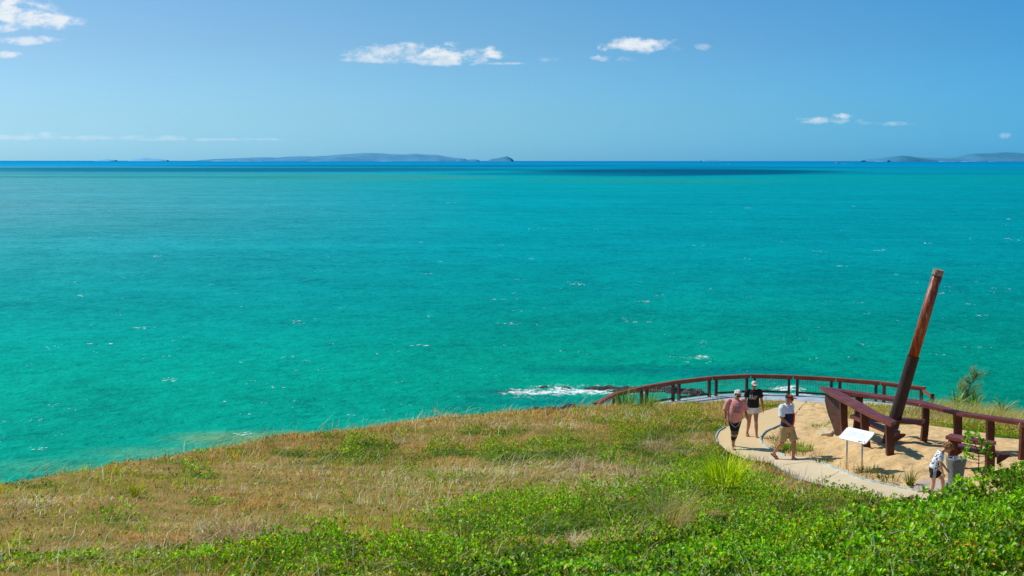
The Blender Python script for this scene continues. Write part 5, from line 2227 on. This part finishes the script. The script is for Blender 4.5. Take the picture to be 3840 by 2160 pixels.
PAL_COVER = 1.3 * lin([(104, 150, 14), (118, 164, 20), (84, 134, 14), (136, 174, 24), (158, 178, 26), (90, 140, 10)])
PAL_SHRUB = 1.35 * lin([(104, 154, 22), (120, 168, 30), (86, 138, 20), (138, 180, 44), (74, 124, 18), (112, 160, 16), (160, 190, 60)])


def build_cover():
    x, y = scatter(880000, 17, 66, 1.25)
    k = keep(x, y, .05)
    x, y = x[k], y[k]
    g = field(x, y, GREEN)
    lump = fbm(x * 1.35, y * 1.35, 111, 3)
    k = rng.random(len(x)) < (sstep(.18, .70, g) * (.25 + .75 * sstep(.32, .6, lump)) * .95 + .03)
    x, y, g, lump = x[k], y[k], g[k], lump[k]
    n = len(x)
    edge = np.minimum.reduce([pdist(x, y, P) for P in BLOCK])
    hh = (.03 + .60 * sstep(.34, .72, lump) * sstep(.3, .9, g)) * (.3 + .7 * sstep(.1, 1.5, edge))
    z = ground_z(x, y) + hh * rng.uniform(.35, 1.05, n)
    up = np.tile([0, 0, 1.0], (n, 1))
    L = rng.uniform(.030, .062, n) * np.where(y < 24, 1.15, 1.0)
    yel = fbm(x * .8 + 5, y * .8, 121, 3)
    tone = (.45 + .95 * sstep(.3, .66, lump)) * rng.uniform(.5, 1.35, n)  # shade in the gaps between lumps is painted into the leaf colour
    V, q, C = rosettes(x, y, z, up, 5, L, PAL_COVER, tone=tone)
    # rusty and yellowed leaves near the fence and bend
    Yv = V[:, 1]
    tint = np.repeat((rng.random(len(V) // 6) < .10 + .22 * (Yv[::6] > 38)), 6)
    C = np.where(tint[:, None], lin([(176, 150, 30)])[0] * .9, C)
    tint = np.repeat((rng.random(len(V) // 6) < .03 + .07 * (Yv[::6] > 40)), 6)
    C = np.where(tint[:, None], lin([(190, 110, 40)])[0], C)
    tint = np.repeat((rng.random(len(V) // 6) < .06), 6)
    C = np.where(tint[:, None], lin([(150, 116, 66)])[0], C)
    tag(np_mesh('ground_cover', V, q, None, C, LEAF_M), 'bright green low leafy creeper spreading in patches over the slope', 'ground cover', kind='stuff')


build_cover()


def build_weeds():
    """wispy seed heads and small reddish weeds along the kerbs and the path edge"""
    pts = []
    for line, n, sp in ((PATH_L[13:], 1100, .55), (PATH_L[3:13], 300, .35), (PATH_R[9:13], 160, .25), (PATH_R[12:18], 160, .18)):
        P = [at_ground(a, b) for a, b in line]
        for k in range(n):
            i = random.randrange(len(P) - 1)
            p = P[i].lerp(P[i + 1], random.random())
            t = (P[i + 1] - P[i]).normalized()
            s = Vector((-t.y, t.x, 0))
            sgn = -1 if line[0] in PATH_L else 1
            pts.append(p + s * sgn * abs(random.gauss(.05, sp)) )
    P = np.array([(p.x, p.y) for p in pts])
    n = len(P)
    z = ground_z(P[:, 0], P[:, 1]) + .03
    C = lin([(120, 90, 50), (96, 116, 30), (150, 120, 70), (110, 66, 44), (84, 120, 26)])[rng.integers(0, 5, n)] * rng.uniform(.7, 1.1, n)[:, None]
    V, q, t, c = blades(np.column_stack([P, z]), rng.uniform(.05, .24, n), rng.uniform(.006, .012, n), rng.uniform(0, 6.28, n), np.abs(rng.normal(.2, .2, n)), C, .4)
    tag(np_mesh('weeds', V, q, t, c, GRASS_M), 'thin wispy weeds and seed heads along the path edges', 'weeds', kind='stuff')


build_weeds()


def blade_plant(parent, name, n, L, W, rad, pal, spread=(.1, 1.0), droop=1.1, mat=GRASS_M, seg=5, tip=.15, wind=(0, 0)):
    """arching strap leaves from one base"""
    V, Q, C = [], [], []
    for k in range(n):
        a = random.uniform(0, 2 * math.pi)
        r = rad * math.sqrt(random.random())
        bx, by = r * math.cos(a), r * math.sin(a)
        az_ = a + random.gauss(0, .5)
        th = random.uniform(*spread)
        l = random.uniform(*L)
        w_ = random.uniform(*W)
        col = pal[random.randrange(len(pal))] * random.uniform(.7, 1.15)
        p = np.array([bx, by, 0.0])
        sd = np.array([-math.sin(az_), math.cos(az_), 0]) + np.array([random.gauss(0, .3), random.gauss(0, .3), random.gauss(0, .2)])
        sd /= np.linalg.norm(sd)
        b = len(V)
        dr = random.uniform(.4, 1.0) * droop
        for i in range(seg + 1):
            f = i / seg
            t_ = th + dr * f * f
            wi = w_ * (1 - (1 - tip) * f ** 1.6) * (.7 + .3 * min(1, f * 4))
            V.append(p - sd * wi / 2)
            V.append(p + sd * wi / 2)
            C += [col * (.5 + .6 * f)] * 2
            p = p + np.array([math.cos(az_) * math.sin(t_) + wind[0] * f, math.sin(az_) * math.sin(t_) + wind[1] * f, math.cos(t_)]) * l / seg
        for i in range(seg):
            Q.append((b + 2 * i, b + 2 * i + 1, b + 2 * i + 3, b + 2 * i + 2))
    return np_mesh(name, np.array(V), np.array(Q), None, np.array(C), mat, parent)


# big yellow green strap leaf clump beside the path
p = gD(1822, 1236)
t = empty('grass_clump', p, 0, 'large spiky yellow green grass clump standing beside the path bend', 'grass clump')
PAL_LOM = 1.6 * lin([(160, 182, 24), (180, 194, 36), (138, 168, 20), (196, 204, 70), (104, 140, 16)])
blade_plant(t, 'leaves', 560, (.6, 1.15), (.018, .030), .46, PAL_LOM, (.02, 1.15), 1.4)
p = gD(1690, 1325)
t = empty('grass_tuft', p, 0, 'wispy pale bent grass tuft near the bottom centre of the slope', 'grass tuft')
blade_plant(t, 'leaves', 260, (.5, .95), (.006, .011), .3, lin([(206, 196, 120), (190, 176, 100), (170, 170, 60), (220, 206, 150)]), (.2, .9), 1.0, wind=(.35, .1))
p = gD(342, 1252)
t = empty('small_plant', p, 0, 'small lone yellow green plant rising from the dry grass at left', 'plant')
blade_plant(t, 'leaves', 26, (.25, .5), (.02, .035), .07, lin([(190, 190, 30), (170, 180, 30)]), (.0, .6), .9)
for i, (px, py, n, lab) in enumerate([(1575, 1022, 110, 'bushy green spiky tuft before the left posts of the fence'), (1628, 1026, 60, 'smaller green tuft right of the bushy one at the fence foot')]):
    p = at_ground(px * K, py * K)
    t = empty('grass_tuft', p, 0, lab, 'grass tuft', 'green tufts at the foot of the fence')
    blade_plant(t, 'leaves', n, (.4, .95), (.02, .035), .35, lin([(120, 160, 40), (150, 176, 60), (96, 140, 30)]), (.0, .8), .9)
# dry tufts
for px, py, lab in [(1655, 1138, 'rounded pale dry tuft on the green patch left of the path'), (1455, 1180, 'upright pale dry tuft in the middle of the slope'), (1600, 1210, 'brown dry tuft left of the big spiky clump'),
                    (640, 1365, 'broad heap of bleached straw at the lower left')]:
    p = gD(px, py)
    t = empty('dry_tuft', p, 0, lab, 'dry grass tuft', 'bleached dry tufts on the slope')
    big = px == 640
    blade_plant(t, 'leaves', 420 if big else 170, (.3, .75) if not big else (.4, 1.0), (.007, .012), .9 if big else .35, lin([(204, 180, 140), (186, 160, 120), (160, 128, 90), (214, 196, 160)]), (.1, 1.3) if not big else (.8, 1.5), .8)

# ---- plants on the cliff edge at right
PAL_PAN = lin([(110, 146, 60), (140, 170, 84), (84, 122, 50), (160, 180, 90)])


def pandanus(px, py, Y, s, label, n=46):
    b = aD(px, py, Y)
    g = gz(b.x, Y)
    root = empty('pandanus', (b.x, Y, g), 0, label, 'pandanus', 'pandanus plants on the cliff edge')
    hgt = max(.25, b.z - g)
    bm = bmesh.new()
    add_tube(bm, [V3(0, 0, -.1), V3(.02, 0, hgt * .5), V3(0, .02, hgt)], [.07, .06, .05], 10)
    bm_obj('trunk', bm, STEM_M, root)
    o = blade_plant(root, 'leaves', n, (.7 * s, 1.15 * s), (.05, .07), .06, 1.3 * PAL_PAN, (.1, 1.25), 1.25, LEAF_M, 6, .08)
    o.location = (0, 0, hgt)


pandanus(2405, 1034, 55.5, .95, 'left spiky pandanus on the cliff edge beyond the long rail', 40)
pandanus(2452, 1034, 54.5, 1.0, 'middle spiky pandanus under the feathery sapling', 46)
pandanus(2522, 1046, 52.5, .8, 'rightmost spiky pandanus on the cliff edge near the picture border', 34)


def casuarina():
    b = aD(2425, 1035, 56.5)
    g = gz(b.x, 56.5)
    root = empty('casuarina_sapling', (b.x, 56.5, g), 0, 'feathery wind bent casuarina sapling on the cliff edge at right', 'tree')
    pts = [V3(0, 0, -.1), V3(.05, 0, .45), V3(.14, 0, .9), V3(.32, 0, 1.3), V3(.5, 0, 1.55)]
    bm = bmesh.new()
    add_tube(bm, pts, [.035, .03, .022, .014, .006], 8)
    br = []
    rr = random.Random(12)
    for k in range(30):
        f = rr.uniform(.2, 1.0)
        i = min(int(f * 4), 3)
        p = pts[i].lerp(pts[i + 1], f * 4 - i)
        sd = 1 if rr.random() < .55 else -1
        d = V3(sd * rr.uniform(.4, 1), rr.uniform(-.5, .5), rr.uniform(.25, 1.0)).normalized()
        l = rr.uniform(.35, .85) * (1.1 - .6 * f)
        q = p + d * l * .6
        e = q + (d + V3(.45, 0, -.15)) * l * .5
        add_tube(bm, [p, q, e], [.012, .008, .004], 5)
        br.append((p, q, e))
    bm_obj('trunk', bm, simple_mat('sapling_bark', S(110, 90, 64), S(80, 66, 46), 10, .9, .2), root)
    P, A, Ln, Lean = [], [], [], []
    for p, q, e in br:
        for k in range(80):
            f = rr.random()
            c = p.lerp(q, f * 2) if f < .5 else q.lerp(e, f * 2 - 1)
            P.append((c.x + rr.gauss(0, .02), c.y + rr.gauss(0, .05), c.z + rr.gauss(0, .02)))
            A.append(rr.gauss(.0, .9))
            Ln.append(rr.uniform(.14, .34))
            Lean.append(rr.uniform(.3, 1.7))
    P = np.array(P)
    n = len(P)
    C = 1.3 * lin([(120, 140, 74), (140, 154, 86), (100, 122, 60), (160, 160, 96)])[rng.integers(0, 4, n)] * rng.uniform(.8, 1.1, n)[:, None]
    V, q, t, c = blades(P, np.array(Ln), np.full(n, .009), np.array(A), np.array(Lean), C, .7)
    np_mesh('crown', V, q, t, c, GRASS_M, root)


casuarina()

# thin tall grasses along the right crest
def crest_grass():
    n = 5200
    xs_ = rng.uniform(2335, 2640, n)
    ys_ = np.interp(xs_, [2335, 2400, 2480, 2576, 2640], [1024, 1040, 1052, 1066, 1074]) + rng.uniform(-4, 12, n)
    P = []
    for a, b in zip(xs_[:700], ys_[:700]):
        p = at_ground(a * K, b * K, 30, 66)
        P.append((p.x, p.y, p.z))
    P = np.array(P)
    P = np.repeat(P, 7, 0)
    P[:, :2] += rng.normal(0, .35, (len(P), 2))
    P[:, 2] = ground_z(P[:, 0], P[:, 1])
    n = len(P)
    C = lin([(190, 180, 110), (170, 164, 90), (150, 160, 60), (204, 196, 140)])[rng.integers(0, 4, n)] * rng.uniform(.75, 1.1, n)[:, None]
    V, q, t, c = blades(P, rng.uniform(.25, .75, n), rng.uniform(.01, .018, n), rng.normal(.1, .6, n), np.abs(rng.normal(.35, .25, n)), C, .6)
    tag(np_mesh('crest_grass', V, q, t, c, GRASS_M), 'tall pale grasses waving along the cliff edge behind the boat sculpture', 'grass', kind='stuff')


crest_grass()

# ---- leafy shrubs in the foreground
def shrub(name, foot, hfun, n, label, L=(.08, .125), deep=.75, per=7, flowers=(), twigs=(), pal=PAL_SHRUB, sprig=None, seed=1):
    """foot: world outline; hfun(x, y) height of the crown over the ground"""
    xs_ = [p[0] for p in foot]
    ys_ = [p[1] for p in foot]
    x = rng.uniform(min(xs_), max(xs_), n * 3)
    y = rng.uniform(min(ys_), max(ys_), n * 3)
    k = pip(x, y, foot)
    x, y = x[k][:n], y[k][:n]
    ed = pdist(x, y, foot)
    dome = np.sqrt(np.clip(1 - (1 - np.clip(ed / 1.1, 0, 1)) ** 2, 0, 1))
    lump = fbm(x * 1.1 + seed, y * 1.1, 131 + seed, 4)
    hh = hfun(x, y) * (.25 + .75 * dome) * (.42 + 1.15 * (lump - .2))
    g = ground_z(x, y)
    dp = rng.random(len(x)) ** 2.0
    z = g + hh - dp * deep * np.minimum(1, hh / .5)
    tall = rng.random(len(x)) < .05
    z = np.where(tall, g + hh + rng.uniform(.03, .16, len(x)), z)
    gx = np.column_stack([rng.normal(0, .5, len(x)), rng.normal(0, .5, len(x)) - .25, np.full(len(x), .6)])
    tone = (.42 + .85 * sstep(.30, .68, lump)) * (1.05 - .6 * dp) * rng.uniform(.75, 1.2, len(x))  # inner shade painted in: leaves darken with depth and in crown hollows
    Lr = rng.uniform(L[0], L[1], len(x))
    cx, cy = sum(xs_) / len(xs_), sum(ys_) / len(ys_)
    c0 = Vector((cx, cy, gz(cx, cy)))
    root = empty(name, c0, 0, label, 'shrub')
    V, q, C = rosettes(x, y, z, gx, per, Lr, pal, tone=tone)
    yel = np.repeat(rng.random(len(V) // 6) < .05, 6)
    C = np.where(yel[:, None], lin([(206, 196, 60)])[0], C)
    tint = np.repeat(rng.random(len(V) // 6) < .035, 6)
    C = np.where(tint[:, None], lin([(140, 104, 56)])[0], C)
    V = V - np.array(c0)
    np_mesh('foliage', V, q, None, C, LEAF_M, root)
    # woody stems under the crown
    bm = bmesh.new()
    for i in range(0, min(len(x), 240)):
        p1 = Vector((x[i], y[i], z[i])) - c0
        p0 = Vector((x[i] + rng.normal(0, .12), y[i] + rng.normal(0, .12), g[i] - .02)) - c0
        add_tube(bm, [p0, p0.lerp(p1, .55) + Vector((rng.normal(0, .04), rng.normal(0, .04), 0)), p1], [.012, .009, .004], 5)
    tag(bm_obj('stems', bm, simple_mat('shrub_stem', S(92, 74, 48), S(64, 50, 32), 14, .9, .1), root), kind='stuff')
    def surf(px, py):
        # where the sight line meets the crown
        d = ray(px * K, py * K)
        for yy in np.arange(15, 34, .04):
            tt = yy / d[1]
            X_, Z_ = d[0] * tt, CAM_Z + d[2] * tt
            if pip(np.array([X_]), np.array([yy]), foot)[0]:
                e_ = pdist(np.array([X_]), np.array([yy]), foot)
                dm = np.sqrt(np.clip(1 - (1 - np.clip(e_ / 1.1, 0, 1)) ** 2, 0, 1))
                lm = fbm(np.array([X_]) * 1.1 + seed, np.array([yy]) * 1.1, 131 + seed, 4)
                hz = float(hfun(np.array([X_]), np.array([yy]))[0] * (.25 + .75 * dm[0]) * (.42 + 1.15 * (lm[0] - .2)))
                if Z_ <= gz(X_, yy) + hz:
                    return Vector((X_, yy, gz(X_, yy) + hz))
        return None
    if flowers:
        om = simple_mat('orange_petals', S(255, 172, 44), S(250, 140, 26), 20, .7, 0)
        for fx, fy, cnt in flowers:
            s = surf(fx, fy)
            if s is None:
                continue
            for j in range((cnt + 1) // 2):
                bm = bmesh.new()
                c = s - c0 + Vector((random.gauss(0, .06), random.gauss(0, .06), random.uniform(.02, .10)))
                cv = bm.verts.new(c)
                for q_ in range(6):
                    a = q_ * 1.047
                    d = Vector((math.cos(a), math.sin(a), .5)).normalized()
                    s_ = Vector((-math.sin(a), math.cos(a), 0)) * .016
                    l = random.uniform(.028, .042)
                    bm.faces.new([cv] + [bm.verts.new(v) for v in (c + d * l * .6 - s_, c + d * l, c + d * l * .6 + s_)])
                bm_obj('flower', bm, om, root)
    if twigs:
        for pts in twigs:
            W = []
            for (tx, ty) in pts:
                s = surf(tx, ty)
                if s is not None:
                    W.append(s - c0 + Vector((0, -.02, .03 + random.uniform(0, .05))))
            if len(W) >= 2:
                W = smooth_line(W, 4)
                bm = bmesh.new()
                add_tube(bm, W, [.016 * (1 - .6 * i / len(W)) for i in range(len(W))], 7)
                bm_obj('twig', bm, STEM_M, root)
    if sprig:
        for (px, py, Y, x1, y1) in sprig:
            a, b = aD(px, py, Y), aD(x1, y1, Y + .2)
            bm = bmesh.new()
            mid = a.lerp(b, .5) + Vector((.06, 0, 0))
            st = smooth_line([a - c0, mid - c0, b - c0], 6)
            add_tube(bm, st, [.012 * (1 - .6 * i / len(st)) for i in range(len(st))], 6)
            X_, Y_, Z_ = [], [], []
            for i in range(3, len(st)):
                for s_ in range(3):
                    d = Vector((random.choice((-1, 1)) * random.uniform(.08, .30), random.uniform(-.15, .15), random.uniform(.0, .12)))
                    e_ = st[i] + d * (1.2 - .7 * i / len(st))
                    add_tube(bm, [st[i], e_], [.006, .003], 5)
                    X_.append(e_.x)
                    Y_.append(e_.y)
                    Z_.append(e_.z)
            X_.append(st[-1].x)
            Y_.append(st[-1].y)
            Z_.append(st[-1].z)
            bo = bm_obj('branch', bm, simple_mat('shrub_stem', S(92, 74, 48), S(64, 50, 32), 14, .9, .1), root)
            n_ = len(X_)
            V, q, C = rosettes(np.array(X_), np.array(Y_), np.array(Z_), np.tile([0, 0, .8], (n_, 1)), 8, rng.uniform(.075, .10, n_), pal)
            np_mesh('leaves', V, q, None, C * 1.1, LEAF_M, bo)


def outline(pts):
    return [(p.x, p.y) for p in pts]


# footprints: world metres on the slope
A_FOOT = [(5.6, 24.6), (7.0, 27.2), (8.3, 28.4), (9.7, 29.0), (11.8, 28.9), (13.0, 26), (12.5, 22.5), (10.2, 22.2), (8.0, 22.6), (6.4, 23.2)]
B_FOOT = [(4.2, 21.8), (5.4, 23.6), (6.6, 23.4), (8.2, 22.8), (10.4, 22.4), (12.4, 22.7), (12.0, 16.8), (9, 16.6), (6.4, 17.0), (5.0, 18.8)]
C_FOOT = [(-1.4, 18.2), (-.6, 20.2), (1.2, 22.0), (2.8, 23.6), (4.2, 24.6), (5.5, 24.5), (5.3, 23.5), (4.1, 21.7), (4.9, 18.7), (6.2, 16.9), (2.0, 16.6), (-.8, 16.8)]
crown_line = None


def hA(x, y):
    return .34 + .20 * sstep(6.6, 8.2, x) + .72 * sstep(8.4, 10.6, x) + .04 * sstep(24, 27, y)


def hB(x, y):
    return .48 + .55 * sstep(6, 10, x) + 0 * y


def hC(x, y):
    return .16 + .14 * sstep(1, 5, x) + 0 * y


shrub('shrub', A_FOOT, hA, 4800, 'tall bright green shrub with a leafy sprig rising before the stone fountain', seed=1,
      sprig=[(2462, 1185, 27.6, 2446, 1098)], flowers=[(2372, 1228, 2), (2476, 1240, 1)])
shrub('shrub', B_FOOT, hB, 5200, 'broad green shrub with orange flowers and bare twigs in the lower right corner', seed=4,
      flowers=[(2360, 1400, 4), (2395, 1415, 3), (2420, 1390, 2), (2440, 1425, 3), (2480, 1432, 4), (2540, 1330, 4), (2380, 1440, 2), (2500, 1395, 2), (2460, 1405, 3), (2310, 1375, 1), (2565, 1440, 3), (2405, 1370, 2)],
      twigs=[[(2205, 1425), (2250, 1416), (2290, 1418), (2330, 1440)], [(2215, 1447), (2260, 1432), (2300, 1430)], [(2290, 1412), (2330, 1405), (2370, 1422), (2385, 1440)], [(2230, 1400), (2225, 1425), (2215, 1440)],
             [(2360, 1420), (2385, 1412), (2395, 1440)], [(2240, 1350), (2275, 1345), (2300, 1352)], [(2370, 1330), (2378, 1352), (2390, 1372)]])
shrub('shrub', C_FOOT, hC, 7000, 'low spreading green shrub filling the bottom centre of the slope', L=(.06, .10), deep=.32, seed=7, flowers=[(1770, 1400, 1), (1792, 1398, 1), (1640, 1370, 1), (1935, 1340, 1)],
      twigs=[[(1655, 1438), (1680, 1432), (1700, 1447)]])

# small plants in the sand and by the kerb
def small_plant(px, py, n, L, pal, label, cat='plant', spread=(.0, .7), W=(.012, .022), rad=.08, group=None):
    p = at_ground(px, py)
    t = empty('small_plant', (p.x, p.y, p.z + .035), 0, label, cat, group)
    blade_plant(t, 'leaves', n, L, W, rad, pal, spread, .8)


PW = lin([(106, 140, 34), (120, 106, 54), (92, 124, 32), (130, 130, 56)])
PG = lin([(110, 160, 30), (130, 176, 40), (150, 170, 50)])
small_plant(3072, 1606, 60, (.1, .22), PG, 'small flat green tuft in the sand near the bow', 'grass tuft', (.5, 1.4), rad=.22)
small_plant(3112, 1591, 34, (.08, .18), PG, 'tiny green tuft in the sand close under the bow plate', 'grass tuft', (.5, 1.4), rad=.1)
small_plant(3413, 1826, 60, (.25, .5), PW, 'dark upright weed between the path edging and the pale pad', 'weed')
small_plant(3330, 1806, 70, (.08, .22), PW, 'low dark weed along the edging right of the sign', 'weed', (.1, 1.1), rad=.25)
small_plant(3262, 1775, 110, (.08, .24), PW, 'bushy brown green weed at the foot of the right sign post', 'weed', (.1, 1.0), rad=.3)
small_plant(3080, 1738, 50, (.06, .18), PW, 'small weed by the edging right of the striding man', 'weed', (.1, 1.1), rad=.2)
small_plant(2990, 1690, 240, (.10, .30), PG, 'green tuft growing between the path and the sand behind the man', 'grass tuft', (.1, 1.1), rad=.42)
small_plant(2945, 1690, 140, (.12, .35), PG, 'green tuft behind the man just inside the curved edging', 'grass tuft', (.1, 1.1), rad=.35)
small_plant(2910, 1655, 90, (.1, .25), PW, 'flat weed in the sand just right of the curved edging', 'weed', (.3, 1.3), rad=.3)
#VEG_END
scene.render.engine = 'CYCLES'
scene.cycles.use_denoising = True
scene.cycles.max_bounces = 6
scene.cycles.diffuse_bounces = 3
scene.cycles.transparent_max_bounces = 8
